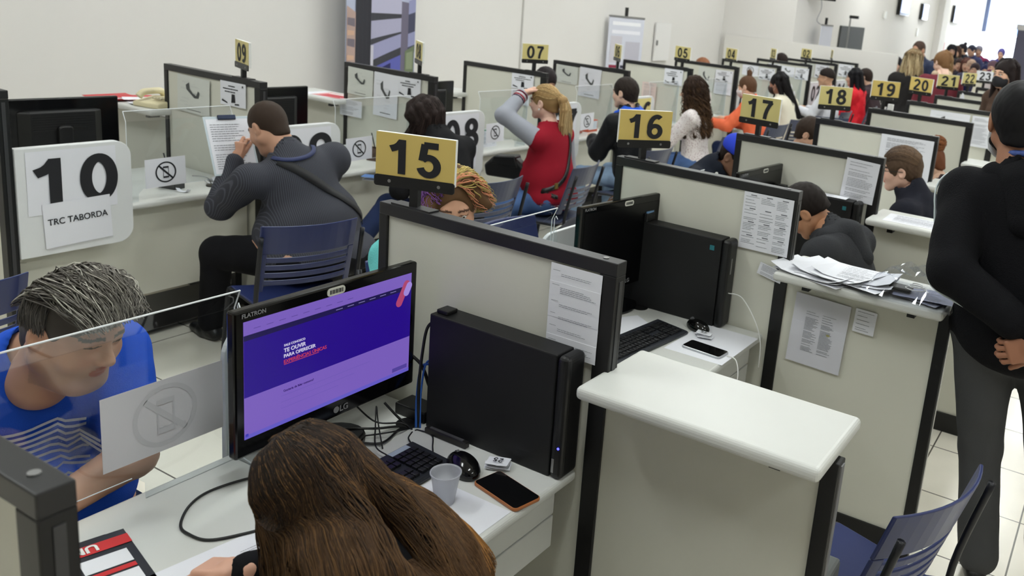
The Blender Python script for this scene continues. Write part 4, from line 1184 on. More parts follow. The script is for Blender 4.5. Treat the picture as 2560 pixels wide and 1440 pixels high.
# ================================================================ CHAIRS
def build_chair(name, label, x, y, rz, m, group=None):
    """plastic shell chair on a black sled frame; local +y is the way the sitter faces"""
    t = thing(name, label, 'chair', (x, y, 0), rz, group)
    def sheet(mbs, fx, us, ws, th):
        """fx(u,w) -> point and normal offset; makes a closed slab"""
        nu, nw = len(us), len(ws)
        v, f = [], []
        for s_ in (0, 1):
            for w in ws:
                for u in us:
                    p, nrm = fx(u, w)
                    v.append(Vector(p) + Vector(nrm) * (th * s_))
        N = nu * nw
        for j in range(nw - 1):
            for i in range(nu - 1):
                a = j * nu + i
                f.append((a, a + 1, a + nu + 1, a + nu))
                f.append((N + a, N + a + nu, N + a + nu + 1, N + a + 1))
        for i in range(nu - 1):
            f.append((i, N + i, N + i + 1, i + 1))
            a = (nw - 1) * nu + i
            f.append((a, a + 1, N + a + 1, N + a))
        for j in range(nw - 1):
            a = j * nu
            f.append((a, a + nu, N + a + nu, N + a))
            a = j * nu + nu - 1
            f.append((a, N + a, N + a + nu, a + nu))
        mbs.add(v, f)
    seat = MB()
    def fs(u, w):
        z = .436 - .018 * math.cos(u / .22 * math.pi / 2) - (.05 * max(0, (w - .14) / .08) ** 2) + (.03 * max(0, (-w - .14) / .08) ** 2)
        return (u * (1 - .06 * (w < 0) * (-w / .2)), w, z), (0, 0, -1)
    sheet(seat, fs, [-.225 + .45 * i / 12 for i in range(13)], [-.21 + .43 * i / 12 for i in range(13)], .012)
    seat.obj('seat', m, t, smooth=False, bevel=.004)
    back = MB()
    def fb(u, z):
        k = (z - .50) / .34
        return (u, -.215 - .10 * k + .055 * (u / .22) ** 2, z), (0, -1, .1)
    U = lambda a, b, n: [a + (b - a) * i / n for i in range(n + 1)]
    hw = .225
    sheet(back, fb, U(-hw, hw, 12), U(.70, .845, 5), .012)
    for k in range(4):
        z = .535 + .04 * k
        sheet(back, fb, U(-hw + .03, hw - .03, 10), U(z, z + .027, 2), .012)
    for a, b in ((-hw, -hw + .034), (hw - .034, hw)):
        sheet(back, fb, U(a, b, 2), U(.50, .70, 4), .012)
    back.obj('backrest', m, t, bevel=.004)
    for sx in (-1, 1):
        MB().tube(bez([(sx * .235, -.30, .80), (sx * .238, -.235, .50), (sx * .24, -.24, .30), (sx * .245, -.27, .03), (sx * .245, -.22, .012), (sx * .245, .19, .012), (sx * .245, .22, .04), (sx * .235, .17, .38), (sx * .22, .12, .415), (sx * .2, -.15, .415)], 5), .0115, 8).obj('side_frame', M_STEEL, t, smooth=True)
    mb = MB()
    for yy in (.12, -.15):
        mb.tube([(-.22, yy, .415), (.22, yy, .415)], .01, 8)
    mb.obj('cross_bar', M_STEEL, t, smooth=True)
    return t
def copy_tree(o, parent=None):
    c = o.copy()
    COL.objects.link(c)
    if parent is not None:
        c.parent = parent
    for ch in list(o.children):
        copy_tree(ch, c)
    return c
CH = {}
def chair(label, x, y, facing, m=M_GREYCH, group='client chairs'):
    """facing: direction the sitter looks, degrees from +y, anticlockwise"""
    if m.name not in CH:
        CH[m.name] = build_chair('plastic_chair', label, x, y, R(facing), m, group)
        return CH[m.name]
    c = copy_tree(CH[m.name])
    c.location = (x, y, 0)
    c.rotation_euler = (0, 0, R(facing))
    c['label'] = label
    c['group'] = group
    return c
chair('navy chair under the man in the striped shirt', -3.52, 2.80, 72, M_NAVY)
chair('slate chair of the dark-haired woman behind sign 15', -3.62, 4.20, 88)
chair('slate chair under the woman in the red jacket', -3.58, 5.06, 100)
chair('chair under the man with the blue hood', -3.62, 6.25, 90)
chair('dark slate chair of the curly-haired woman in white', -3.62, 7.62, 96)
chair('chair under the woman in the orange jacket', -3.66, 9.05, 80)
chair('chair of the woman in the cream jumper', -3.60, 9.95, 60)
chair('grey chair tilted towards the aisle behind sign 17', -3.45, 10.75, 40)
chair('chair under the man in the white jacket', -3.66, 11.5, 90)
chair('chair under the woman in the red puffer jacket', -3.64, 12.72, 92)
chair('last wall-side chair under the person in the brown sweater', -3.58, 13.55, 92)
chair('navy chair partly cut off beside the left partition post', -3.62, 1.36, 86, M_NAVY)
chair('navy chair under the man in the blue shirt', -2.46, 1.04, -90, M_NAVY, 'near-row client chairs')
chair('navy client chair of the person with brown curls behind the acrylic', -2.42, 3.42, -92, M_NAVY, 'near-row client chairs')
chair('navy chair of the woman with dyed curls hidden behind the partition', -2.33, 2.60, -110, M_NAVY, 'near-row client chairs')
chair('navy staff chair with slatted back beside the foreground shelf', -.50, 2.28, 72, M_NAVY, 'staff chairs')
chair('navy staff chair of the long-haired woman in the foreground', -.80, 1.10, 86, M_NAVY, 'staff chairs')
chair('navy chair of the blue-capped client', -2.45, 4.88, -90, M_NAVY, 'near-row client chairs')
def office_chair(label, x, y, facing):
    t = thing('office_chair', label, 'chair', (x, y, 0), R(facing), 'black office chairs behind the wall-side desks')
    MB().prism(rrect(-.22, .22, .52, .98, .12, 6), 1, -.26, -.20).obj('backrest', mat('black_fabric', (22, 22, 24), .9), t, bevel=.025, seg=3)
    MB().prism(rrect(-.24, .24, -.22, .24, .08, 5), 2, .43, .49).obj('seat', mat('black_fabric'), t, bevel=.02)
    MB().tube([(0, -.2, .45), (0, -.27, .5), (0, -.25, .7)], .02, 8).obj('back_support', M_BLACK, t)
    MB().cyl((0, 0, .08), (0, 0, .43), .028).obj('gas_column', M_BLACK, t)
    mb = MB()
    for k in range(5):
        a = 2 * math.pi * k / 5
        mb.tube([(0, 0, .1), (.28 * math.cos(a), .28 * math.sin(a), .05)], [.025, .016], 8)
    mb.obj('star_base', M_BLACK, t)
    mb = MB()
    for k in range(5):
        a = 2 * math.pi * k / 5
        ellipsoid(mb, (.28 * math.cos(a), .28 * math.sin(a), .026), (.026, .026, .026), 10, 8)
    mb.obj('castor', M_BLACK, t)
    return t
office_chair('black office chair behind the monitor under sign 09', -5.45, 3.95, -90)
office_chair('black office chair behind the monitor above board 10', -5.5, 2.55, -90)
bt_ = thing('water_bottle', 'teal drink bottle standing behind the foreground shelf', 'bottle', (-.52, 2.05, 0))
MB().tube([(0, 0, .0), (0, 0, .02), (0, 0, .17), (0, 0, .2), (0, 0, .225)], [.03, .034, .034, .016, .014], 18).obj('body', mat('teal_plastic', (96, 150, 146), .3), bt_, smooth=True)
MB().cyl((0, 0, .225), (0, 0, .25), .017).obj('cap', M_WHITE, bt_)
bt_.location = (-.52, 2.06, .58)
st = tag(MB().box(-.66, -.46, 1.90, 2.14, 0, .58).obj('storage_stool', mat('grey_stool', (120, 122, 120), .6), bevel=.01), 'low grey stool behind the foreground shelf carrying the teal bottle', 'stool')

# ================================================================ PEOPLE: smooth solids from blended round cones and ellipsoids
V3 = lambda *a: np.array(a, dtype=float)
def rc(a, b, ra, rb, k=.02, op='+'):
    return ('rc', np.array(a, float), np.array(b, float), ra, rb, k, op)
def el(c, r, k=.02, op='+', M=None):
    return ('el', np.array(c, float), np.array(r, float), M, 0, k, op)
def bx(c, h, rd=.005, k=.01, op='+', M=None):
    return ('bx', np.array(c, float), np.array(h, float), M, rd, k, op)
def pl(n, p, k=.008):
    """keep the side the normal points away from"""
    n = np.array(n, float)
    return ('pl', n / np.linalg.norm(n), np.array(p, float), 0, 0, k, '&')
def grow(prims, d):
    out = []
    for t, a, b, c, e, k, op in prims:
        if op == '+':
            if t == 'rc':
                out.append((t, a, b, c + d, e + d, k, op))
            else:
                out.append((t, a, b + d, c, e, k, op))
        else:
            out.append((t, a, b, c, e, k, op))
    return out
def _bounds(p):
    t, a, b, c, e, k, op = p
    if t == 'rc':
        m = max(c, e)
        return np.minimum(a, b) - m, np.maximum(a, b) + m
    h = np.abs(c) @ b if c is not None else b
    return a - h - e, a + h + e
def _dist(p, X, Y, Z):
    t, a, b, c, e, k, op = p
    if t == 'rc':
        d = b - a
        l2 = d @ d + 1e-12
        px, py, pz = X - a[0], Y - a[1], Z - a[2]
        h = np.clip((px * d[0] + py * d[1] + pz * d[2]) / l2, 0, 1)
        return np.sqrt((px - d[0] * h) ** 2 + (py - d[1] * h) ** 2 + (pz - d[2] * h) ** 2) - (c + (e - c) * h)
    px, py, pz = X - a[0], Y - a[1], Z - a[2]
    if t == 'pl':
        return 0
    if c is not None:   # columns of c are the local axes
        px, py, pz = (px * c[0, i] + py * c[1, i] + pz * c[2, i] for i in range(3))
    if t == 'el':
        k0 = np.sqrt((px / b[0]) ** 2 + (py / b[1]) ** 2 + (pz / b[2]) ** 2)
        k1 = np.sqrt((px / b[0] ** 2) ** 2 + (py / b[1] ** 2) ** 2 + (pz / b[2] ** 2) ** 2) + 1e-9
        return k0 * (k0 - 1) / k1
    qx, qy, qz = np.abs(px) - b[0], np.abs(py) - b[1], np.abs(pz) - b[2]
    return np.sqrt(np.maximum(qx, 0) ** 2 + np.maximum(qy, 0) ** 2 + np.maximum(qz, 0) ** 2) + np.minimum(np.maximum(qx, np.maximum(qy, qz)), 0) - e
def wave(X, Y, Z, s, seed):
    r = np.random.RandomState(seed)
    o = 0
    for i in range(5):
        d = r.normal(size=3)
        d /= np.linalg.norm(d)
        f = s * r.uniform(.6, 1.8)
        o = o + np.sin(f * (X * d[0] + Y * d[1] + Z * d[2]) + r.uniform(0, 6) + 1.3 * np.sin(.6 * f * (X * d[1] - Y * d[2] + Z * d[0])))
    return o / 5
def solid(prims, res, fold=0.0, fscale=40, seed=1):
    """surface of the blended solids as a quad mesh (surface nets)"""
    B = [_bounds(p) for p in prims if p[6] == '+']
    lo = np.min([b[0] for b in B], 0) - 3 * res
    hi = np.max([b[1] for b in B], 0) + 3 * res
    n = np.ceil((hi - lo) / res).astype(int) + 1
    ax = [lo[i] + res * np.arange(n[i]) for i in range(3)]
    far = .07
    F = np.full(n, far, dtype=np.float32)
    for p in prims:
        k, op = max(p[5], 1e-4), p[6]
        if op == '&':
            d = (ax[0][:, None, None] - p[2][0]) * p[1][0] + (ax[1][None, :, None] - p[2][1]) * p[1][1] + (ax[2][None, None, :] - p[2][2]) * p[1][2]
            h = np.clip(.5 + .5 * (d - F) / k, 0, 1)
            F = F + (d - F) * h + k * h * (1 - h)
            continue
        b0, b1 = _bounds(p)
        i0 = np.clip(((b0 - far - lo) / res).astype(int), 0, n - 1)
        i1 = np.clip(((b1 + far - lo) / res).astype(int) + 2, 1, n)
        if (i1 <= i0).any():
            continue
        X, Y, Z = ax[0][i0[0]:i1[0], None, None], ax[1][None, i0[1]:i1[1], None], ax[2][None, None, i0[2]:i1[2]]
        sl = tuple(slice(i0[j], i1[j]) for j in range(3))
        d = _dist(p, X, Y, Z)
        f = F[sl]
        if op == '+':
            h = np.clip(.5 + .5 * (f - d) / k, 0, 1)
            F[sl] = f + (d - f) * h - k * h * (1 - h)
        else:
            d = -d
            h = np.clip(.5 + .5 * (d - f) / k, 0, 1)
            F[sl] = f + (d - f) * h + k * h * (1 - h)
    if fold:
        F = F + fold * wave(ax[0][:, None, None], ax[1][None, :, None], ax[2][None, None, :], fscale, seed)
    F[[0, -1]] = far; F[:, [0, -1]] = far; F[:, :, [0, -1]] = far
    ins = F < 0
    c = ins[:-1, :-1, :-1].astype(np.int8)
    tot = np.zeros(c.shape, np.int8)
    offs = [(i, j, l) for i in (0, 1) for j in (0, 1) for l in (0, 1)]
    m = [s - 1 for s in F.shape]
    for i, j, l in offs:
        tot += ins[i:m[0] + i, j:m[1] + j, l:m[2] + l]
    act = (tot > 0) & (tot < 8)
    I = np.argwhere(act)
    if len(I) == 0:
        return np.zeros((0, 3)), np.zeros((0, 4), int)
    idx = np.full(act.shape, -1, np.int32)
    idx[act] = np.arange(len(I))
    C = np.stack([F[I[:, 0] + i, I[:, 1] + j, I[:, 2] + l] for i, j, l in offs], 1)
    acc = np.zeros((len(I), 3))
    cnt = np.zeros(len(I))
    for a in range(8):
        for b in range(a + 1, 8):
            A, Bb = np.array(offs[a]), np.array(offs[b])
            if np.abs(A - Bb).sum() != 1:
                continue
            fa, fb = C[:, a], C[:, b]
            s = (fa < 0) != (fb < 0)
            t = np.where(s, fa / np.where(s, fa - fb, 1), 0)
            acc += np.where(s[:, None], A + (Bb - A) * t[:, None], 0)
            cnt += s
    v = lo + res * (I + acc / cnt[:, None])
    faces = []
    for d in range(3):
        u, w = (d + 1) % 3, (d + 2) % 3
        s0 = [slice(0, -1)] * 3; s1 = [slice(0, -1)] * 3
        s1[d] = slice(1, None)
        a0 = ins[tuple(slice(0, F.shape[q] - 1) if q == d else slice(0, F.shape[q]) for q in range(3))]
        a1 = ins[tuple(slice(1, F.shape[q]) if q == d else slice(0, F.shape[q]) for q in range(3))]
        E = np.argwhere(a0 != a1)
        E = E[(E[:, u] > 0) & (E[:, w] > 0) & (E[:, u] < act.shape[u]) & (E[:, w] < act.shape[w])]
        if len(E) == 0:
            continue
        flip = a0[E[:, 0], E[:, 1], E[:, 2]]
        q = []
        for du, dw in ((-1, -1), (0, -1), (0, 0), (-1, 0)):
            e = E.copy()
            e[:, u] += du
            e[:, w] += dw
            q.append(idx[e[:, 0], e[:, 1], e[:, 2]])
        q = np.stack(q, 1)
        q[~flip] = q[~flip][:, ::-1]
        faces.append(q)
    f = np.concatenate(faces)
    return v, f[(f >= 0).all(1)]
def join(parts):
    v, f, c, o = [], [], [], 0
    for a, b, col in parts:
        v.append(a); f.append(b + o); c.append(col); o += len(a)
    return np.concatenate(v), np.concatenate(f), np.concatenate(c)
def rot(yaw=0, pitch=0, roll=0):
    """head turn (+ left), nod (+ down), tilt (+ to the right shoulder)"""
    y, p, r = R(yaw), R(pitch), R(roll)
    Rz = np.array([[math.cos(y), -math.sin(y), 0], [math.sin(y), math.cos(y), 0], [0, 0, 1]])
    Rx = np.array([[1, 0, 0], [0, math.cos(-p), -math.sin(-p)], [0, math.sin(-p), math.cos(-p)]])
    Ry = np.array([[math.cos(r), 0, math.sin(r)], [0, 1, 0], [-math.sin(r), 0, math.cos(r)]])
    return Rz @ Rx @ Ry
def place(prims, M, o, s=1.0):
    out = []
    o = np.asarray(o, float)
    for t, a, b, c, e, k, op in prims:
        if t == 'rc':
            out.append((t, M @ a * s + o, M @ b * s + o, c * s, e * s, k * s, op))
        elif t == 'pl':
            out.append((t, M @ a, M @ b * s + o, 0, 0, k * s, op))
        else:
            out.append((t, M @ a * s + o, b * s, M if c is None else M @ c, e * s, k * s, op))
    return out
def head_prims(fat=0.0, fem=False, ears=True):
    f = fat
    P = [el((0, -.012, .032), (.076, .096, .09), .02), el((0, .03, -.022), (.064 + f * .6, .066, .082), .03)]
    for s in (-1, 1):
        P += [rc((s * .05, .0, -.05), (s * .018, .062, -.093), .026 + f, .022 + f, .025), el((s * .036, .058, -.028), (.028 + f, .026, .026 + f * .5), .02)]
    P += [el((0, .070, -.092), (.022 + f * .5, .02, .017), .015)]
    if f > .003:
        P += [el((0, .03, -.105), (.045 + f, .04, .03), .03)]
    P += [rc((-.036, .078, .026), (.036, .078, .026), .013, .013, .014)]
    P += [rc((0, .086, .016), (0, .108, -.024), .0075, .0125, .010), el((-.012, .098, -.029), (.009, .011, .008), .008), el((.012, .098, -.029), (.009, .011, .008), .008)]
    for s in (-1, 1):
        P += [el((s * .032, .098, .006), (.019, .014, .011), .014, '-')]
        P += [el((s * .031, .076, .007), (.015, .014, .0125), .004)]
        P += [rc((s * .018, .089, .0125), (s * .044, .083, .0125), .0035, .003, .006)]
    P += [el((0, .087, -.0535), (.022, .011, .0055), .005), el((0, .0855, -.063), (.019, .0105, .0065), .005), rc((-.02, .096, -.0585), (.02, .096, -.0585), .002, .002, .003, '-')]
    if ears:
        for s in (-1, 1):
            P += [el((s * .080, -.012, -.002), (.010, .021, .033), .006), el((s * .087, -.006, .0), (.006, .011, .018), .006, '-')]
    P += [rc((0, -.022, -.05), (0, -.05, -.16), .052 + f, .056 + f, .03)]
    return P
def hand_prims(curl=(35, 40, 30), side=1, spread=1.0, thumb=35, point=0):
    """wrist at the origin, fingers along +y, back of the hand +z, thumb towards +x*side"""
    P = [rc((0, -.03, 0), (0, .02, 0), .026, .027, .02), bx((0, .05, 0), (.030, .035, .006), .008, .015)]
    for i, (x0, L, r) in enumerate(((.029, .074, .0085), (.0095, .082, .009), (-.010, .076, .0085), (-.028, .060, .0075))):
        p = V3(x0 * side, .088 - .004 * abs(i - 1), 0)
        a = 0.0
        yaw = R(4 * spread * (1.2 - i))
        ls = (.45 * L, .32 * L, .25 * L)
        cc = curl if not isinstance(curl[0], tuple) else curl[i]
        for q in range(3):
            a += R(cc[q])
            d = V3(math.sin(yaw) * side * math.cos(a), math.cos(yaw) * math.cos(a), -math.sin(a))
            e = p + d * ls[q]
            P.append(rc(p, e, r * (1.05 - .09 * q), r * (.97 - .1 * q), .004))
            p = e
    t0 = V3(.022 * side, .018, -.004)
    a = R(thumb)
    d1 = V3(math.sin(a) * side, math.cos(a), -.25)
    d1 /= np.linalg.norm(d1)
    t1 = t0 + d1 * .042
    d2 = V3(math.sin(a * .6) * side, math.cos(a * .6), -.35)
    d2 /= np.linalg.norm(d2)
    t2 = t1 + d2 * .032
    t3 = t2 + d2 * .022
    P += [rc(t0, t1, .014, .0115, .012), rc(t1, t2, .0115, .0095, .004), rc(t2, t3, .0095, .008, .004)]
    return P
def ik(a, b, l1, l2, pole):
    a, b, pole = np.array(a, float), np.array(b, float), np.array(pole, float)
    d = b - a
    L = np.linalg.norm(d)
    if L > (l1 + l2) * .999:
        b = a + d / L * (l1 + l2) * .999
        d = b - a
        L = np.linalg.norm(d)
    u = d / L
    x = (l1 * l1 - l2 * l2 + L * L) / (2 * L)
    h = math.sqrt(max(l1 * l1 - x * x, 0))
    p = pole - u * (pole @ u)
    p /= np.linalg.norm(p) + 1e-9
    return a + u * x + p * h, b
def fr(y, z=(0, 0, 1)):
    """frame whose columns are x, y (given), z (near given)"""
    y = np.array(y, float); y /= np.linalg.norm(y)
    z = np.array(z, float)
    x = np.cross(y, z); x /= np.linalg.norm(x)
    return np.stack([x, y, np.cross(x, y)], 1)
def cap(t=.006, low=-.07, face_z=.062, side=True):
    """hair that follows the skull, open at the face"""
    P = [el((0, -.014, .034), (.079 + t, .099 + t, .093 + t), .01), rc((0, -.055, .0), (0, -.062, -.05), .05 + t * .7, .046 + t * .5, .03)]
    P += [el((0, .118, face_z - .125), (.078, .098, .125), .012, '-'), bx((0, .06, -.12), (.12, .06, .085), .01, .01, '-')]
    if side:
        for s in (-1, 1):
            P += [el((s * .092, -.004, -.008), (.026, .027, .036), .01, '-')]
    P += [pl((0, .25, -1), (0, -.05, low), .01)]
    return P
def tubes(paths, radii, cols, n=4):
    """many tapered strands in one mesh; paths: (S, K, 3), radii: (S, K), cols: (S, K, 3)"""
    S_, K, _ = paths.shape
    t = np.gradient(paths, axis=1)
    t /= np.linalg.norm(t, axis=2, keepdims=True) + 1e-9
    ref = np.where(np.abs(t[..., 2:3]) > .9, V3(1, 0, 0), V3(0, 0, 1))
    u = np.cross(t, ref); u /= np.linalg.norm(u, axis=2, keepdims=True) + 1e-9
    w = np.cross(t, u)
    ring = []
    for k in range(n):
        a = 2 * math.pi * k / n
        ring.append(paths + (u * math.cos(a) + w * math.sin(a)) * radii[..., None])
    v = np.stack(ring, 2).reshape(-1, 3)
    c = np.repeat(cols[:, :, None, :], n, 2).reshape(-1, 3)
    base = (np.arange(S_)[:, None, None] * K + np.arange(K - 1)[None, :, None]) * n
    k = np.arange(n)[None, None, :]
    k2 = (k + 1) % n
    f = np.stack([base + k, base + k2, base + n + k2, base + n + k], -1).reshape(-1, 4)
    return v, f, c
def resample(P, K):
    P = np.array(bez(P, 6))
    s = np.concatenate([[0], np.cumsum(np.linalg.norm(np.diff(P, axis=0), axis=1))])
    q = np.linspace(0, s[-1], K)
    return np.stack([np.interp(q, s, P[:, i]) for i in range(3)], 1)
def strands(guides, N, K, jit, rad, col, tip, seed=1, curl=0.0, cfreq=30, streak=None, per=None, on=None, hi=.004):
    """hair between neighbouring guide lines"""
    r = np.random.RandomState(seed)
    G = np.stack([resample(g, K) for g in guides])
    u = r.uniform(0, len(guides) - 1.001, N)
    i = u.astype(int)
    fr_ = (u - i)[:, None, None]
    P = G[i] * (1 - fr_) + G[i + 1] * fr_
    t = np.linspace(0, 1, K)[None, :, None]
    d = r.normal(size=(N, 1, 3))
    d /= np.linalg.norm(d, axis=2, keepdims=True)
    jr = np.interp(np.linspace(0, 1, K), np.linspace(0, 1, len(jit)), jit)[None, :, None]
    P = P + d * jr * r.uniform(.75, 1.12, (N, 1, 1))
    if on is not None:
        P = lay(P, on[0], on[1], .0004, hi, seed)
    if curl:
        ph = r.uniform(0, 6.28, (N, 1))
        fq = cfreq * r.uniform(.7, 1.3, (N, 1))
        a = ph + fq * t[..., 0]
        amp = curl * np.minimum(1, t[..., 0] * 3) * r.uniform(.5, 1.2, (N, 1))
        P[..., 0] += amp * np.cos(a)
        P[..., 1] += amp * np.sin(a)
        P[..., 2] += amp * .4 * np.sin(a * .7)
    rr = rad * (1 - .6 * t[..., 0] ** 2) * r.uniform(.6, 1.2, (N, 1))
    c0, c1 = np.array(srgb(*col)[:3]), np.array(srgb(*tip)[:3])
    m = np.clip(t * 1.05 - .15 + r.uniform(-.25, .25, (N, 1, 1)), 0, 1)
    C = (c0 + (c1 - c0) * m) * r.uniform(.55, 1.35, (N, 1, 1))
    if streak is not None:
        sc = np.array(srgb(*streak)[:3])
        pick = r.uniform(size=(N, 1, 1)) < .14
        C = np.where(pick, sc * r.uniform(.7, 1.2, (N, 1, 1)), C)
    if per is not None:
        C = C * 0 + np.array([srgb(*per(x)[:3])[:3] for x in u / (len(guides) - 1)])[:, None, :] * r.uniform(.7, 1.25, (N, 1, 1))
    return tubes(P, rr, C)

def lay(paths, v, f, lo=.0005, hi=.004, seed=1, skip=1, lift0=None):
    """settle strands on the surface of the hair volume"""
    bv = BVHTree.FromPolygons(v.tolist(), f.tolist())
    r = np.random.RandomState(seed)
    S_, K, _ = paths.shape
    out = paths.copy()
    off = r.uniform(lo, hi, S_)
    for i in range(S_):
        for k in range(K):
            h = bv.find_nearest(paths[i, k].tolist())
            if h[0] is not None:
                out[i, k] = np.array(h[0]) + np.array(h[1]) * (off[i] + .0018)
    out[:, 1:-1] = (out[:, :-2] + 4 * out[:, 1:-1] + out[:, 2:]) / 6
    return out

class Person:
    def __init__(s, name, label, x, y, facing, H=1.72, seated=True, fat=1.0, lean=8, side=0, twist=0, head=(0, 10, 0), neck=0.0, hipz=None, skin=(196, 150, 124),
                 res=.010, hres=.006, handL=None, handR=None, poleL=(-.6, -.5, -.8), poleR=(.6, -.5, -.8), footL=None, footR=None, kneeL=(-.15, 1, .6), kneeR=(.15, 1, .6),
                 jowl=0.0, fem=False, hx=0.0, hscale=1.0, brow=(60, 46, 40), lip=None, seed=1):
        s.t = thing(name, label, 'person', (x, y, 0), R(facing))
        s.k = k = H / 1.72
        s.fat, s.res, s.hres, s.seed, s.fem = fat, res, hres, seed, fem
        s.skin = skin = tuple(255 * (c / 255) ** .80 for c in skin)
        hz = hipz if hipz is not None else (.545 if seated else .90 * k)
        s.P = V3(0, 0, hz)
        a, b = R(lean), R(side)
        s.u = V3(math.sin(b), math.sin(a) * math.cos(b), math.cos(a) * math.cos(b))
        s.fwd = V3(0, math.cos(a), -math.sin(a))
        tw = R(twist)
        rx = V3(math.cos(b), 0, -math.sin(b))
        s.rx = rx * math.cos(tw) + np.cross(s.u, rx) * math.sin(tw)
        s.fw2 = np.cross(s.u, s.rx)
        s.W = s.P + s.u * .17 * k
        s.C = s.P + s.u * .35 * k
        s.N = s.P + s.u * .50 * k
        an = R(lean + 12 + neck)
        nd = V3(math.sin(b) + hx, math.sin(an), math.cos(an))
        nd /= np.linalg.norm(nd)
        s.Hm = rot(*head)
        s.hs = k * 1.03 * hscale
        s.H = s.N + nd * .165 * k + s.Hm @ V3(0, .022, .03) * k
        sw = (.165 if fem else .18) * k * (.68 + .32 * fat)
        s.S = [s.N - s.u * .055 * k + s.rx * q * sw for q in (-1, 1)]
        L1, L2 = .285 * k, .25 * k
        T = [handL, handR]
        s.E, s.Wr = [None] * 2, [None] * 2
        for q in (0, 1):
            tgt = T[q]
            if tgt is None:
                tgt = (s.P + V3((-.24, .24)[q] * k, .04, -.02)) if not seated else V3((-.13, .13)[q], .36 * k, hz + .07)
            pole = (poleL, poleR)[q]
            s.E[q], s.Wr[q] = ik(s.S[q], tgt, L1, L2, pole)
        th, sh = .43 * k, .42 * k
        s.hip = [s.P + V3(q * .095 * k * (.6 + .4 * fat), 0, -.01) for q in (-1, 1)]
        F = [footL, footR]
        s.K, s.A = [None] * 2, [None] * 2
        for q in (0, 1):
            tgt = F[q]
            if tgt is None:
                tgt = V3((-.12, .12)[q], (.40 if seated else .0), .085)
            s.K[q], s.A[q] = ik(s.hip[q], tgt, th, sh, (kneeL, kneeR)[q])
        s.toe = [V3((-.12, .12)[q], 1, 0) for q in (0, 1)]
        s.jowl = jowl
        s.brow, s.lip = brow, lip or tuple((c * m) for c, m in zip(skin, (.88, .66, .64)))
        s.hands = []
        s.extra = []
    def torso(s):
        k, f = s.k, s.fat
        M = np.stack([s.rx, s.fw2, s.u], 1)
        ft = .75 + .25 * f
        out = [el(s.P + V3(0, -.005, .01), (.165 * k * f, .125 * k * f, .12 * k), .05), el(s.W + s.fw2 * .02 * (f - .9), (.140 * k * f, .108 * k * f, .17 * k), .06, M=M),
               el(s.C, (.150 * k * ft, .105 * k * ft, .19 * k), .06, M=M), rc(s.S[0], s.S[1], .060 * k, .060 * k, .06), rc(s.N - s.u * .03, s.N + (s.H - s.N) * .35, .068 * k, .055 * k, .05)]
        if s.fem:
            out += [el(s.C + s.fw2 * .075 * k - s.u * .03 * k + s.rx * q * .07 * k, (.058 * k, .05 * k, .058 * k), .04) for q in (-1, 1)]
        if f > 1.25:
            out += [el(s.W + s.fw2 * .06 - s.u * .02, (.15 * k * f, .13 * k * f, .15 * k), .06, M=M)]
        return out
    def arms(s, long=True, cut=1.0):
        k, f = s.k, .7 + .3 * s.fat
        out = []
        for q in (0, 1):
            out.append(rc(s.S[q], s.E[q] if long else s.S[q] + (s.E[q] - s.S[q]) * cut, .058 * k * f, (.045 if long else .05) * k * f, .03))
            if long:
                e = s.E[q] + (s.Wr[q] - s.E[q]) * .93
                out.append(rc(s.E[q], e, .045 * k * f, .032 * k * f, .02))
        return out
    def legs(s, flare=0.0):
        k, f = s.k, s.fat
        out = [el(s.P + V3(0, -.005, .0), (.168 * k * f, .13 * k * f, .115 * k), .04)]
        for q in (0, 1):
            out += [rc(s.hip[q], s.K[q], .088 * k * (.5 + .5 * f), .060 * k * (.7 + .3 * f), .04), rc(s.K[q], s.A[q] + V3(0, 0, .02), .058 * k * (.75 + .25 * f), .043 * k + flare, .02)]
        return out
    def neck_cut(s, r=.066, deep=.0):
        return [rc(s.N + (s.H - s.N) * (.12 - deep), s.H + (s.H - s.N) * .3, r * s.k * (1 + .8 * s.jowl * 10 * .1), (r + .03) * s.k, .008, '-')]
    def hand(s, q, y, z, curl=(30, 38, 28), thumb=35, spread=1.0, res=.004):
        """q 0 left, 1 right; y finger direction, z back of the hand"""
        M = fr(y, z)
        s.hands.append((q, place(hand_prims(curl, -1 if q else 1, spread, thumb), np.stack([M[:, 0] * 1, M[:, 1], M[:, 2]], 1) if True else M, s.Wr[q], s.k * 1.02), res))
        return s
    def body(s):
        k = s.k
        pr = s.torso() + s.arms() + s.legs()
        for q in (0, 1):
            pr.append(rc(s.A[q] + V3(0, -.03, -.05), s.A[q] + V3(0, .13, -.06), .03, .026, .03))
            if not any(h[0] == q for h in s.hands):
                d = s.Wr[q] - s.E[q]
                d /= np.linalg.norm(d)
                pr += [rc(s.Wr[q], s.Wr[q] + d * .07 * k, .028 * k, .03 * k, .02), rc(s.Wr[q] + d * .06 * k, s.Wr[q] + d * .15 * k + V3(0, .02, -.02), .026 * k, .014 * k, .02)]
        base = np.array(srgb(*s.skin)[:3])
        parts = []
        v, f = solid(pr, s.res * 1.4)
        parts.append((v, f, np.tile(base, (len(v), 1))))
        hp = place(head_prims(s.jowl, s.fem), s.Hm, s.H, s.hs)
        v, f = solid(hp, s.hres)
        c = np.tile(base, (len(v), 1))
        L = (v - s.H) @ s.Hm / s.hs
        ax = np.abs(L[:, 0])
        lipm = (((L[:, 0]) / .024) ** 2 + ((L[:, 2] + .0585) / .0115) ** 2 < 1) & (L[:, 1] > .06)
        c[lipm] = srgb(*s.lip)[:3]
        bz = .0265 + .004 * (1 - ((ax - .032) / .022) ** 2)
        brw = (np.abs(ax - .033) < .022) & (np.abs(L[:, 2] - bz) < .0042) & (L[:, 1] > .05)
        c[brw] = srgb(*s.brow)[:3]
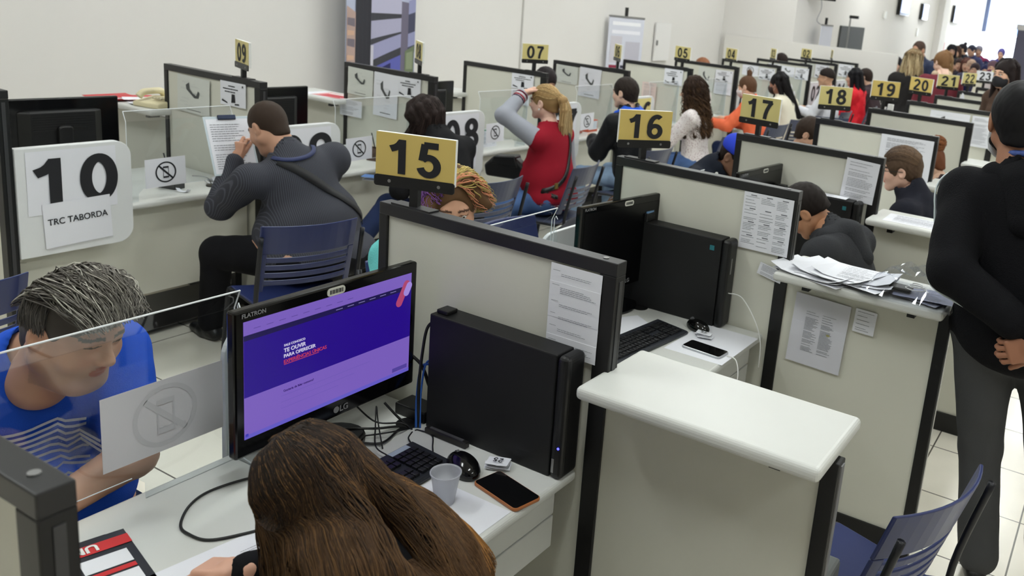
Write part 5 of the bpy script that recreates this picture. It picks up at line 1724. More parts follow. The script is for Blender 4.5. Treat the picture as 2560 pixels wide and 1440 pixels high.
        lash = (np.abs(ax - .031) < .017) & (np.abs(L[:, 2] - .0105) < .0022) & (L[:, 1] > .07)
        c[lash] = np.array(srgb(*s.brow)[:3]) * .6
        rosy = np.exp(-((ax - .04) / .02) ** 2 - ((L[:, 2] + .025) / .02) ** 2) * (L[:, 1] > .04)
        c = c * (1 - rosy[:, None] * np.array([-.04, .10, .10]))
        if getattr(s, 'stubble', None):
            m = ((L[:, 2] < -.035) & (L[:, 1] > -.02) & ~lipm & (L[:, 2] > -.125)) * np.clip((-.03 - L[:, 2]) / .03, 0, 1)
            c = c * (1 - .30 * m[:, None]) + np.array(srgb(*s.stubble)[:3]) * (.30 * m[:, None])
        parts.append((v, f, c))
        for q, h, r_ in s.hands:
            v, f = solid(h, r_)
            parts.append((v, f, np.tile(base * np.array([1.02, .97, .96]), (len(v), 1))))
        v, f, c = join(parts)
        o = from_arrays('body', v, f, M_SKIN, s.t, c)
        return o
    def put(s, name, prims, m, res=None, fold=0.0, fscale=45, col=None):
        v, f = solid(prims, res or s.res, fold, fscale, s.seed)
        c = None
        if col is not None:
            c = col(v) if callable(col) else np.tile(np.array(srgb(*col)[:3]), (len(v), 1))
        return from_arrays(name, v, f, m, s.t, c)
    def top(s, name, m, sleeves='long', t=.012, hem=-.10, fold=.004, collar=None, fscale=45, extra=(), col=None, neck=.066, cut=.62):
        pr = grow(s.torso() + s.arms(sleeves == 'long', cut), t) + list(extra)
        if collar:
            pr += [rc(s.N + (s.H - s.N) * .05, s.N + (s.H - s.N) * .42, .072 * s.k + t + collar * .3, .062 * s.k + t + collar * .3, .02)]
        pr += s.neck_cut(neck)
        pr += [pl(-s.u, s.P + s.u * hem, .01)]
        if sleeves == 'none':
            pr = grow(s.torso(), t) + s.neck_cut(neck) + [pl(-s.u, s.P + s.u * hem, .01)]
        return s.put(name, pr, m, fold=fold, fscale=fscale, col=col)
    def bottom(s, name, m, t=.007, fold=.003, flare=.01, fscale=40):
        return s.put(name, grow(s.legs(flare), t), m, fold=fold, fscale=fscale)
    def shoes(s, m, name='shoe', sole=None, dirs=None):
        for q in (0, 1):
            d = V3(*(dirs[q] if dirs else ((-.12, .12)[q], 1, 0)))
            d /= np.linalg.norm(d)
            a = s.A[q]
            s.put(name, [rc(a + d * -.035 + V3(0, 0, -.045), a + d * .06 + V3(0, 0, -.05), .038, .042, .02), rc(a + d * .05 + V3(0, 0, -.05), a + d * .16 + V3(0, 0, -.058), .040, .028, .02), rc(a + V3(0, 0, -.03), a + V3(0, 0, .0), .042, .044, .02),
                         pl((0, 0, -1), a + V3(0, 0, -.085), .004)], m, res=.008)
        return s
    def hp(s, prims):
        return place(prims, s.Hm, s.H, s.hs)
    def hw(s, p):
        """head coordinates to the person's own"""
        return s.Hm @ np.array(p, float) * s.hs + s.H
    def hair(s, prims, col, extra=(), st=None, res=None, name='hair', fold=.0025, fscale=160, colf=None):
        v, f = solid(s.hp(prims) + list(extra), res or s.hres, fold, fscale, s.seed)
        r = np.random.RandomState(s.seed)
        c = colf(v) if colf else np.tile(np.array(srgb(*col)[:3]), (len(v), 1))
        parts = [(v, f, c)]
        for x in (st or []):
            parts.append(x((v, f)) if callable(x) else x)
        v, f, c = join(parts)
        return from_arrays(name, v, f, M_HAIR, s.t, c)
    def eyes(s, iris=(60, 44, 34), closed=0.0):
        mb = MB()
        mi = MB()
        for q in (-1, 1):
            o = s.hw((q * .031, .0785, .0065))
            ellipsoid(mb, o, (.0128 * s.hs,) * 3, 14, 10)
            p = s.hw((q * .031, .0885, .004))
            ellipsoid(mi, p, (.0045 * s.hs,) * 3, 10, 8)
        mb.obj('eye', M_EYE, s.t, smooth=True)
        mi.obj('iris', mat('iris_brown', iris, .2), s.t, smooth=True)
        return s
    def glasses(s, m=None):
        mb = MB()
        for q in (-1, 1):
            c = [s.hw((q * .033 + .024 * math.cos(a * math.pi / 8), .104, .004 + .017 * math.sin(a * math.pi / 8))) for a in range(17)]
            mb.tube(c, .0016, 5)
            mb.tube([s.hw((q * .056, .102, .008)), s.hw((q * .082, .03, .01)), s.hw((q * .086, -.02, .004))], .0018, 5)
        mb.tube([s.hw((-.01, .108, .008)), s.hw((.01, .108, .008))], .0016, 5)
        mb.obj('glasses', m or M_BLACK, s.t, smooth=True)
        return s
    def mask(s, colr, low=0.0):
        v, f = solid(s.hp([el((0, .042, -.052 - low), (.072, .080, .066), .02), el((0, .03, -.05 - low), (.080, .055, .045), .02), rc((0, .10, -.005 - low), (0, .112, -.035 - low), .012, .018, .02), bx((0, -.06, -.05), (.2, .08, .2), .01, .01, '-'), pl((0, -.35, 1), (0, .10, -.004 - low), .01)]), s.hres)
        c = np.tile(np.array(srgb(*colr)[:3]), (len(v), 1))
        a = from_arrays('face_mask', v, f, mat('mask_cloth', None, .8, attr='col'), s.t, c)
        mb = MB()
        for q in (-1, 1):
            mb.tube([s.hw((q * .068, .03, -.03 - low)), s.hw((q * .086, -.02, .01)), s.hw((q * .09, -.035, -.0)), s.hw((q * .07, .02, -.07 - low))], .0014, 5)
        mb.obj('mask_strap', M_WHITE, s.t)
        return s
cloth = lambda name, c=(128, 128, 128), rough=.85, **k: mat(name, c, rough, spec=.15, **k)

# ================================================================ THE PEOPLE
def on_cloth(o, pts, d, lift=.003, far=1.0):
    """drop points along direction d onto a garment; returns points and normals"""
    me = o.data
    bv = BVHTree.FromPolygons([v.co for v in me.vertices], [p.vertices[:] for p in me.polygons])
    out = []
    d = Vector(d).normalized()
    for p in pts:
        p = Vector(p)
        h = bv.ray_cast(p - d * far, d)
        if h[0] is None:
            h = bv.find_nearest(p)
        n = h[1]
        if n.dot(d) > 0:
            n = -n
        out.append((h[0] + n * lift, n))
    return out
def ribbon(name, o, pts, d, w, m, parent, lift=.005, wfun=None, th=.003):
    """band lying on a garment along a path"""
    hits = on_cloth(o, bez(pts, 8), d, lift)
    P = [h[0] for h in hits]
    for _ in range(3):
        P = [P[0]] + [(P[i - 1] + P[i] * 2 + P[i + 1]) / 4 for i in range(1, len(P) - 1)] + [P[-1]]
    mb = MB()
    v, f = [], []
    for i, p in enumerate(P):
        t = (P[min(i + 1, len(P) - 1)] - P[max(i - 1, 0)]).normalized()
        n = hits[i][1]
        s = t.cross(n).normalized()
        ww = w * (wfun(i / (len(P) - 1)) if wfun else 1)
        v += [p - s * ww / 2, p + s * ww / 2, p + s * ww / 2 + n * th, p - s * ww / 2 + n * th]
    for i in range(len(P) - 1):
        a = i * 4
        for k in range(4):
            f.append((a + k, a + (k + 1) % 4, a + 4 + (k + 1) % 4, a + 4 + k))
    mb.add(v, f)
    return mb.obj(name, m, parent, smooth=True)
JEANS = cloth('blue_denim', (84, 112, 160), bump=.25, bscale=300, mottle=.18, mscale=9)
JEANSL = cloth('pale_denim', (140, 164, 192), bump=.25, bscale=300, mottle=.18, mscale=9)
JEANSD = cloth('dark_denim', (34, 46, 78), bump=.25, bscale=300, mottle=.15, mscale=9)
BLKC = cloth('black_cotton', (20, 20, 23), bump=.2, bscale=400)
SHOEB = mat('black_shoe', (18, 18, 19), .4)
SHOEW = mat('pale_shoe', (206, 200, 194), .6)

# ---- client in the blue shirt (foreground left)
p = Person('person', 'man with wavy grey hair in a bright blue printed T-shirt leaning over the desk', -2.34, 1.02, -90, H=1.78, fat=1.5, lean=14, head=(14, 17, -4), neck=32, hipz=.52, res=.011, hres=.0032, hx=-.06,
           handL=(.10, .42, .785), handR=(.24, .42, .785), poleL=(-.9, -.1, -.45), poleR=(.9, -.1, -.45), jowl=.009, hscale=.98, skin=(198, 142, 112), brow=(84, 72, 64), footL=(-.2, .25, .085), footR=(.2, .25, .085))
p.stubble = (110, 96, 88)
p.hand(0, (.95, .3, -.1), (0, .2, 1), (30, 35, 20)).hand(1, (-.95, .3, -.1), (0, .2, 1), (30, 35, 20))
p.body()
BLUE = cloth('royal_blue_cotton', (38, 86, 200), bump=.15, bscale=350)
sh = p.top('t_shirt', BLUE, 'short', t=.012, cut=.80, fold=.006, fscale=26, neck=.060)
p.bottom('trousers', JEANSD)
p.shoes(SHOEB)
rs = np.random.RandomState(3)
lines = []
for i in range(13):
    pts = []
    for k in range(21):
        x = -.27 + .35 * k / 20
        wob = .016 * math.exp(-((x + .0) / .05) ** 2) * (1 - i / 9) - (.012 if x > .02 else 0) * (1 if i < 7 else .3)
        wob += .004 * math.sin(9 * x * 6 + i) * (x > 0)
        pts.append(p.C + p.rx * (-x) * (1 if i < 6 else .86) - p.u * (-.035 + .0135 * i - wob) + p.fw2 * .2)
    lines.append(pts)
mb = MB()
for pts in lines:
    hits = on_cloth(sh, pts, -p.fw2, .0035)
    q = [h[0] for h in hits]
    for i in range(len(q) - 1):
        s_ = Vector(p.u) * .0040
        mb.quad(q[i] - s_, q[i + 1] - s_, q[i + 1] + s_, q[i] + s_)
mb.obj('chest_print', mat('white_print', (222, 224, 232), .7), p.t)
# wavy grey hair: short sides, thick tousled top sweeping to the forehead
GH = [((0, -.09 + .02 * i, .10), ) for i in range(3)]
gs = []
for ix in range(-4, 5):
    a = ix / 4
    x0 = .072 * a
    gs.append([p.hw((x0 * .9, -.10, .06 - .03 * abs(a))), p.hw((x0 * 1.05, -.05, .118 - .035 * a * a)), p.hw((x0 * 1.1, .01, .142 - .035 * a * a)), p.hw((x0 * 1.05 + .006, .06, .132 - .035 * a * a)), p.hw((x0 * .95 + .012, .092, .108 - .02 * a * a)), p.hw((x0 * .85 + .018, .106, .085 - .006 * a))])
sd = []
for s_ in (-1, 1):
    sd.append([[p.hw((s_ * .055, -.06 + .02 * j, .11)), p.hw((s_ * .082, -.06 + .02 * j, .07)), p.hw((s_ * .087, -.055 + .021 * j, .03)), p.hw((s_ * .084, -.055 + .02 * j, .012))] for j in range(4)])
hs = [strands(gs, 900, 14, (.006, .016, .020, .016), .0019, (84, 79, 74), (136, 132, 124), 5, curl=.011, cfreq=11, streak=(200, 196, 184))]
for g in sd:
    hs.append(strands(g, 260, 8, (.004, .006, .003), .0014, (74, 70, 66), (104, 100, 96), 6, curl=.003, cfreq=8))
p.hair(cap(.004, -.075, .066) + [el((0, .02, .085), (.074, .085, .058), .02)], (82, 77, 72), st=hs, res=.004, fold=.002, fscale=110)

# ---- long-haired woman at the lit workplace (foreground)
p = Person('person', 'woman with long brown hair seen from behind at the lit monitor', -.82, 1.0, 88, H=1.58, lean=29, twist=14, fat=.8, head=(6, 40, -8), neck=12, fem=True, res=.011, hres=.005, skin=(208, 156, 130),
           handL=(-.16, .50, .80), handR=(-.02, .585, .80), poleL=(-.8, -.1, -.6), poleR=(.8, -.1, -.6), kneeL=(-.1, 1, .2), kneeR=(.1, 1, .2), footL=(-.1, .2, .085), footR=(.1, .2, .085))
p.hand(1, (-.35, .9, -.18), (.1, .25, 1), (34, 42, 26), thumb=40, res=.003).hand(0, (.3, .95, -.2), (0, .3, 1))
p.body()
jk = p.top('jacket', BLKC, 'long', t=.014, fold=.005)
p.bottom('trousers', BLKC)
p.shoes(SHOEB)
cr = p.hw((0, -.0, .125))
B = lambda az, el_, r=1.0: p.hw((.079 * r * math.sin(R(az)) * math.cos(R(el_)), -.012 + .100 * r * -math.cos(R(az)) * math.cos(R(el_)), .034 + .096 * r * math.sin(R(el_))))
W3 = lambda X, Y, Z: np.array([Y - 1.0, -(X + .82), Z])
ends = [(-115, [(-1.31, 0.978, 0.99), (-1.26, 0.958, 0.91), (-1.22, 0.948, 0.8)]), (-85, [(-1.22, 0.958, 1.03), (-1.13, 0.918, 0.99), (-1.05, 0.888, 0.86)]), (-55, [(-1.14, 0.958, 1.05), (-1.03, 0.908, 1), (-0.93, 0.868, 0.9)]),
        (-30, [(-1.09, 0.968, 1.06), (-0.98, 0.938, 1), (-0.86, 0.908, 0.88)]), (-8, [(-1.03, 0.990, 1), (-0.92, 0.980, 0.92), (-0.83, 0.970, 0.8)]), (15, [(-1.02, 1.050, 1), (-0.91, 1.050, 0.93), (-0.82, 1.040, 0.81)]),
        (38, [(-1.04, 1.065, 1), (-0.93, 1.075, 0.94), (-0.84, 1.065, 0.83)]), (62, [(-1.09, 1.080, 1.01), (-0.99, 1.100, 0.95), (-0.9, 1.090, 0.85)]), (92, [(-1.14, 1.100, 1.03), (-1.04, 1.130, 0.98), (-0.94, 1.120, 0.9)]), (112, [(-1.19, 1.100, 1.03), (-1.1, 1.150, 0.975), (-1, 1.150, 0.9)])]
guides = [[cr, B(az, 62), B(az, 25), B(az, -8, 1.02)] + [W3(*q) for q in e] for az, e in ends]
G0, guides = guides, []
for i in range(len(G0) - 1):
    for q in range(3):
        guides.append([a_ * (1 - q / 3) + b_ * q / 3 for a_, b_ in zip(G0[i], G0[i + 1])])
guides.append(G0[-1])
bv = BVHTree.FromPolygons([v_.co for v_ in jk.data.vertices], [q.vertices[:] for q in jk.data.polygons])
for g in guides:
    for i in range(3, len(g)):
        loc, nrm, _, dist = bv.find_nearest(g[i].tolist())
        if (Vector(g[i]) - loc).dot(nrm) < .030:
            g[i] = np.array(loc + nrm * .033)
vol = []
for g in guides:
    g2 = resample(g, 10)
    for i in range(1, 9):
        vol.append(rc(g2[i], g2[i + 1], .012 + .0017 * i, .0137 + .0017 * i, .02))
hs = [lambda on: strands(guides, 4600, 34, (.006, .012, .020, .026, .026), .0010, (31, 23, 19), (96, 69, 42), 7, curl=.001, cfreq=5, streak=(104, 76, 46), on=on, hi=.006),
      lambda on: strands(guides[-8:], 700, 34, (.006, .012, .022, .028, .028), .0011, (54, 38, 27), (168, 118, 62), 8, curl=.002, cfreq=5, streak=(172, 124, 66), on=on, hi=.007)]
p.hair(cap(.008, -.09, .05, False), (32, 24, 20), extra=vol, st=hs, res=.008, fold=.002)

# ---- heavy man in the striped shirt with a clipboard (place 10)
p = Person('person', 'heavy man in a dark pinstriped shirt reading a clipboard, back turned', -3.60, 3.06, 80, H=1.78, fat=1.66, lean=17, side=-10, head=(10, 32, -4), neck=14, res=.012, hres=.005, skin=(184, 132, 104),
           handL=(-.24, .44, .98), handR=(.05, .48, .97), poleL=(-.5, -.4, -1), poleR=(.6, -.4, -1), footL=(-.36, .46, .085), footR=(.2, .35, .085), kneeL=(-.7, 1, .5), kneeR=(.3, 1, .5), jowl=.008)
p.hand(0, (.35, .2, .9), (-.7, -.6, .1), (28, 40, 30), thumb=20).hand(1, (-.35, .2, .9), (.7, -.6, .1), (28, 40, 30), thumb=20)
p.body()
def stripe_mat(name, c0, c1, scale):
    m = bpy.data.materials.new(name)
    m.use_nodes = True
    nt = m.node_tree
    b = nt.nodes['Principled BSDF']
    b.inputs['Roughness'].default_value = .8
    b.inputs['Specular IOR Level'].default_value = .2
    tc = nt.nodes.new('ShaderNodeTexCoord')
    w = nt.nodes.new('ShaderNodeTexWave')
    w.wave_type = 'BANDS'
    w.bands_direction = 'X'
    w.inputs['Scale'].default_value = scale
    w.inputs['Distortion'].default_value = .25
    nt.links.new(tc.outputs['Object'], w.inputs['Vector'])
    r = nt.nodes.new('ShaderNodeValToRGB')
    r.color_ramp.elements[0].position = .72
    r.color_ramp.elements[0].color = srgb(*c0)
    r.color_ramp.elements[1].position = .95
    r.color_ramp.elements[1].color = srgb(*c1)
    nt.links.new(w.outputs['Fac'], r.inputs['Fac'])
    nt.links.new(r.outputs['Color'], b.inputs['Base Color'])
    return m
sh = p.top('shirt', stripe_mat('pinstripe_cotton', (58, 59, 66), (80, 82, 90), 38), 'long', t=.014, fold=.008, fscale=24, collar=.004, hem=-.13, neck=.07)
p.bottom('trousers', BLKC, t=.010)
p.shoes(SHOEB)
p.hair(cap(.0015, -.068, .07), (58, 46, 38), fold=.0008)
B_ = lambda a, b: p.N + p.rx * a - p.u * b - p.fw2 * .3
ribbon('bag_strap', sh, [B_(-.10, .0), B_(-.02, .09), B_(.09, .22), B_(.20, .34), B_(.26, .42)], p.fw2, .045, mat('black_webbing', (22, 22, 25), .7), p.t)
ribbon('lanyard', sh, [B_(-.11, -.02), B_(-.08, .0), B_(-.03, .012), B_(.03, .012), B_(.08, -.002), B_(.115, -.03)], p.fw2, .022, mat('navy_ribbon', (28, 40, 84), .6), p.t, lift=.008)
cb = thing('clipboard', 'white clipboard with a printed form held up by the man in the striped shirt', 'clipboard', (-4.09, 2.90, 1.055))
cb.rotation_euler = (R(0), R(-28), R(-14))
MB().box(-.004, .0, -.115, .115, -.16, .16).obj('board', mat('clip_back', (196, 208, 214), .4), cb, bevel=.002)
MB().box(.0, .0015, -.105, .105, -.15, .145).obj('form', M_PAPER, cb)
mb = MB()
textlines(mb, (.0018, -.09, -.13), (0, 1, 0), (0, 0, 1), .18, .25, 20, 3)
mb.obj('printed_text', M_GINK, cb)
MB().box(.0, .012, -.045, .045, .14, .165).obj('clip', mat('clip_navy', (40, 48, 70), .3, metal=.6), cb, bevel=.003)

# ---- dark-haired woman behind sign 15 (place 09)
p = Person('person', 'woman with straight dark hair and black jacket behind sign 15', -3.66, 4.17, 84, H=1.68, lean=20, head=(14, 38, -6), neck=14, fem=True, fat=1.05, skin=(200, 152, 126), handL=(-.16, .42, .80), handR=(.12, .42, .80),
           footL=(-.55, .30, .34), footR=(-.05, .42, .085), kneeL=(.3, 1, .5))
p.body()
p.top('jacket', cloth('charcoal_jacket', (30, 30, 32), bump=.2), 'long', t=.018, fold=.006, collar=.004)
p.bottom('trousers', JEANSD)
p.shoes(SHOEB, dirs=((-.9, .5, -.1), (0, 1, 0)))
B = lambda az, el_, r=1.0: p.hw((.094 * r * math.sin(R(az)) * math.cos(R(el_)), -.012 + .108 * r * -math.cos(R(az)) * math.cos(R(el_)), .034 + .103 * r * math.sin(R(el_))))
cr = p.hw((0, -.01, .126))
gd = [[cr, B(az, 60), B(az, 20), B(az, -20, 1.0), B(az, -20, 1.0) + V3(dx, dy, -.10), B(az, -20, 1.0) + V3(dx * 1.6, dy * 1.5, -.19)] for az, dx, dy in ((-125, -.02, .06), (-95, -.02, .05), (-60, -.01, .02), (-30, .0, .0), (0, 0, -.02), (30, .0, .0), (60, .01, .03), (95, .02, .05))]
vol = [rc(g[i], g[i + 1], .026, .024, .02) for g in gd for i in range(1, 5)]
p.hair(cap(.007, -.09, .055, False), (44, 34, 32), extra=vol, st=[lambda on: strands(gd, 500, 12, (.004, .012, .024, .022), .0024, (38, 30, 28), (62, 48, 44), 9, on=on)], fold=.002)
MB().tube(bez([p.N + p.rx * -.075 - p.fw2 * .045, p.N + p.rx * -.09 - p.u * .03 - p.fw2 * .095, p.N + p.rx * -.10 - p.u * .10 - p.fw2 * .135], 6), .009, 8).obj('orange_strap', mat('orange_strap', (216, 130, 72), .6), p.t)
hb = thing('handbag', 'orange-tan bag hanging beside the dark-haired woman behind sign 15', 'bag', (-3.50, 3.62, .40))
MB().prism(rrect(-.10, .10, 0, .20, .03, 4), 1, -.05, .05).obj('body', mat('tan_leather', (190, 112, 62), .5), hb, bevel=.012)
MB().tube(bez([(-.07, 0, .19), (-.06, 0, .30), (0, 0, .34), (.06, 0, .30), (.07, 0, .19)], 5), .008, 7).obj('handle', mat('tan_leather'), hb)
for k, (c, lab) in enumerate((((90, 130, 190), 'blue folded leaflet held at the edge of desk 09'), ((236, 236, 240), 'white papers under the blue leaflet at the edge of desk 09'))):
    flat_paper(lab, -4.20, 3.97 + .01 * k, .735 - .02 * k, R(30), .13, .09, name='leaflet', cat='leaflet', mtl=mat('leaf_%d' % k, c, .5))

# ---- woman in the red varsity jacket (place 08)
p = Person('person', 'blonde woman in a red and grey varsity jacket with her hand on her head', -3.62, 5.13, 92, H=1.70, lean=5, head=(6, 2, -2), fem=True, fat=1.3, res=.011, hres=.005, skin=(224, 176, 152), handL=(-.10, .235, 1.275), handR=(.16, .26, .66),
           poleL=(-.9, .45, -.15), poleR=(.7, -.5, -.6), footL=(-.30, .64, .10), footR=(.04, .60, .09), kneeL=(-.6, 1, .3), kneeR=(.1, 1, .4))
p.hand(0, (.75, -.55, .35), (-.2, .75, .6), (26, 40, 20), thumb=30, res=.0035)
p.body()
REDC = cloth('red_wool', (150, 28, 44), bump=.2, bscale=350)
GREYC = cloth('heather_grey', (160, 163, 172), bump=.2, bscale=350)
v_ = p.put('vest', grow(p.torso(), .016) + p.neck_cut(.066) + [pl(-p.u, p.P + p.u * -.07, .01)], REDC, fold=.003, fscale=24)
p.put('sleeves', grow(p.arms(), .011), GREYC, fold=.003, fscale=40)
hemm = []
for k, c in enumerate(((120, 30, 44), (60, 40, 62), (206, 200, 204), (112, 28, 42), (206, 200, 204), (80, 34, 56), (120, 30, 44))):
    a = p.P + p.u * (-.085 + .0115 * k)
    p.put('hem_band', grow([q for q in p.torso()[:2]], .018) + [pl(-p.u, a, .002), pl(p.u, a + p.u * .0115, .002)], cloth('hem_%d_%d_%d' % c, c), res=.007)
for q in (0, 1):
    d = (p.Wr[q] - p.E[q]) / np.linalg.norm(p.Wr[q] - p.E[q])
    for k, c in enumerate(((60, 36, 56), (150, 40, 54), (206, 200, 204), (96, 30, 48))):
        a = p.Wr[q] - d * (.075 - .016 * k)
        p.put('cuff_band', [rc(a, a + d * .012, .051, .050, .004), pl(-d, a - d * .002, .002), pl(d, a + d * .014, .002)], cloth('hem_%d_%d_%d' % c, c), res=.006)
p.bottom('jeans', JEANS, fold=.004)
p.put('undershirt', grow(p.torso()[:1], .011) + [pl(p.u, p.P + p.u * -.075, .004), pl(-p.u, p.P - p.u * .11, .004)], M_WHITE)
p.shoes(SHOEB)
pt = p.hw((.0, -.115, .045))
pony = [[pt, p.hw((dx, -.15, .03)), p.hw((dx * 2 + .01, -.165, -.04)), p.hw((dx * 3 + .02, -.16, -.14)), p.hw((dx * 3 + .04, -.155, -.24)), p.hw((dx * 2 + .055, -.15, -.31))] for dx in (-.02, -.007, .007, .02)]
vol = [rc(g[i], g[i + 1], .018, .016, .02) for g in pony for i in range(4)]
swp = []
for ix in range(-5, 6):
    a = ix / 5
    swp.append([p.hw((.076 * a, .085 * (1 - .5 * a * a), .075 - .05 * a * a)), p.hw((.088 * a, .03, .128 - .07 * a * a)), p.hw((.075 * a, -.06, .115 - .08 * a * a)), pt])
p.hair(cap(.006, -.05, .066), (150, 120, 80), extra=vol, st=[lambda on: strands(pony, 420, 12, (.004, .018, .022, .012), .0022, (176, 144, 98), (214, 188, 140), 4, streak=(226, 204, 160), on=on), lambda on: strands(swp, 420, 10, (.002, .006, .006, .003), .0019, (136, 106, 66), (190, 158, 110), 5, streak=(216, 190, 140), on=on)], fold=.001)
v, f = solid([rc(pt, p.hw((0, -.128, .044)), .024, .022, .005)], .005)
from_arrays('hair_tie', v, f, M_BLACK, p.t)
MB().cyl(p.hw((-.086, -.006, -.036)), p.hw((-.092, -.006, -.036)), .006).obj('earring', M_WHITE, p.t)
B_ = lambda a, b: p.N + p.rx * a - p.u * b - p.fw2 * .3
ribbon('bag_strap', v_, [B_(.08, .02), B_(.06, .12), B_(.0, .25), B_(-.08, .36), B_(-.17, .41), B_(-.24, .42)], p.fw2, .03, mat('black_leather', (20, 20, 22), .4), p.t, lift=.008)
o = MB().box(-.02, .02, -.004, .004, -.02, .02).box(-.012, .012, -.005, .005, -.012, .012).obj('buckle', mat('brass', (196, 170, 96), .3, metal=.8), p.t)
h = on_cloth(v_, [p.N + p.rx * -.12 - p.u * .385 - p.fw2 * .3], p.fw2, .014)[0]
o.location = h[0]
hb = thing('handbag', 'black leather handbag on the lap of the woman in the red jacket', 'bag', (-3.90, 4.96, .66), R(15))
MB().prism([(-.15, 0), (.12, .0), (.14, .1), (.06, .17), (-.10, .15), (-.17, .08)], 1, -.05, .05).obj('body', mat('black_leather'), hb, bevel=.02, seg=3)
MB().prism([(-.12, .10), (.10, .09), (.07, .175), (-.09, .158)], 1, -.056, .056).obj('flap', mat('black_leather'), hb, bevel=.01)

# ---- man in the black jacket with a blue hood (place 07)
p = Person('person', 'young man in a black jacket with a bright blue hood', -3.62, 6.30, 76, H=1.76, lean=10, head=(12, 6, 0), skin=(216, 172, 146), handL=(-.1, .42, .80), handR=(.16, .4, .80), footL=(-.2, .5, .085), footR=(.12, .38, .085), kneeL=(-.3, 1, .6), hres=.005, fat=1.05)
p.body()
p.top('puffer_jacket', cloth('black_nylon', (24, 25, 28), .5, bump=.2, bscale=60), 'long', t=.030, fold=.009, fscale=34, hem=-.12)
p.put('hood', [rc(p.N + p.rx * -.07 - p.fw2 * .02 + p.u * .03, p.N + p.rx * .07 - p.fw2 * .02 + p.u * .03, .062, .062, .03), rc(p.N + p.rx * -.09 + p.fw2 * .05 + p.u * .02, p.N + p.rx * .09 + p.fw2 * .05 + p.u * .02, .045, .045, .03), rc(p.N - p.fw2 * .09, p.N - p.fw2 * .12 - p.u * .08, .07, .05, .04)] + p.neck_cut(.064, .3), cloth('blue_nylon', (44, 92, 208), .55), fold=.008, fscale=60)
p.bottom('jeans', JEANSL, fold=.006)
p.shoes(SHOEW)
p.hair(cap(.009, -.055, .075), (42, 34, 30), fold=.003)

# ---- curly-haired woman in the white blouse (place 06)
def dotted(name, base, dot, scale):
    m = bpy.data.materials.new(name)
    m.use_nodes = True
    nt = m.node_tree
    b = nt.nodes['Principled BSDF']
    b.inputs['Roughness'].default_value = .85
    tc = nt.nodes.new('ShaderNodeTexCoord')
    vo = nt.nodes.new('ShaderNodeTexVoronoi')
    vo.inputs['Scale'].default_value = scale
    nt.links.new(tc.outputs['Object'], vo.inputs['Vector'])
    r = nt.nodes.new('ShaderNodeValToRGB')
    r.color_ramp.elements[0].position = .22
    r.color_ramp.elements[0].color = srgb(*dot)
    r.color_ramp.elements[1].position = .30
    r.color_ramp.elements[1].color = srgb(*base)
    nt.links.new(vo.outputs['Distance'], r.inputs['Fac'])
    nt.links.new(r.outputs['Color'], b.inputs['Base Color'])
    return m
def long_hair(p, az_list, drop, r0=.024, col=(44, 34, 32), tip=(62, 48, 44), N=500, curl=0.0, cf=30, rad=.0024, back=-.03, streak=None, flare=1.0, capt=.007, jit=(.004, .012, .024, .022), fz=.055, per=None, colf=None, K=12, toward=None):
    B = lambda az, el_, r=1.0: p.hw((.094 * r * math.sin(R(az)) * math.cos(R(el_)), -.012 + .108 * r * -math.cos(R(az)) * math.cos(R(el_)), .034 + .103 * r * math.sin(R(el_))))
    cr = p.hw((0, -.01, .126))
    gd = []
    for az in az_list:
        e0 = B(az, -15)
        ou = V3(math.sin(R(az)), -math.cos(R(az)), 0) * .03 * flare
        bk = -p.fw2 * (-back)
        tw = V3(*(toward or (0, 0, 0)))
        gd.append([cr, B(az, 60), B(az, 22), e0, e0 + ou * .6 + bk * .6 + tw * .4 + V3(0, 0, -drop * .45), e0 + ou + bk * 1.3 + tw + V3(0, 0, -drop)])
    vol = [rc(g[i], g[i + 1], r0, r0 * .92, .02) for g in gd for i in range(1, 5)]
    return p.hair(cap(capt, -.09, fz, False), col, extra=vol, st=[lambda on: strands(gd, N, K, jit, rad, col, tip, 9, curl, cf, streak, per, on=on)], fold=.002 + curl * .3, fscale=70, colf=colf)
p = Person('person', 'woman with long curly brown hair in a white dotted blouse', -3.66, 7.54, 95, H=1.66, lean=4, head=(10, 8, 0), fem=True, fat=1.02, skin=(214, 168, 142), handL=(-.12, .40, .76), handR=(.12, .40, .76), footL=(-.16, .42, .085), footR=(.08, .42, .085))
p.body()
p.top('blouse', dotted('dotted_white_cotton', (226, 218, 216), (150, 104, 112), 70), 'long', t=.018, fold=.008, fscale=36)
p.bottom('jeans', JEANS)
p.shoes(SHOEW)
long_hair(p, (-110, -75, -40, 0, 40, 75, 105), .42, .034, (50, 36, 28), (104, 76, 50), 620, .024, 30, .0034, back=-.045, flare=1.3, jit=(.004, .016, .036, .04, .036), K=30)

# ---- woman in the orange jacket (place 05/04)
p = Person('person', 'woman with a hair bun, white mask and orange jacket reaching forward', -3.64, 9.06, 84, H=1.68, lean=14, head=(4, 12, 0), fem=True, skin=(210, 160, 130), handL=(-.22, .50, .76), handR=(.05, .46, .78), footL=(-.16, .35, .085), footR=(.1, .35, .085), res=.013, hres=.007)
p.hand(0, (.1, .95, -.1), (-.3, 0, .95), (20, 24, 16), res=.005)
p.body()
p.top('jacket', cloth('orange_nylon', (240, 116, 78), .6), 'long', t=.024, fold=.010, fscale=44)
p.bottom('jeans', JEANSD)
p.shoes(SHOEB)
p.mask((226, 216, 214))
p.hair(cap(.006, -.05, .068) + [el((0, -.045, .155), (.032, .032, .042), .012), el((0, -.04, .125), (.022, .022, .02), .01)], (92, 66, 48))
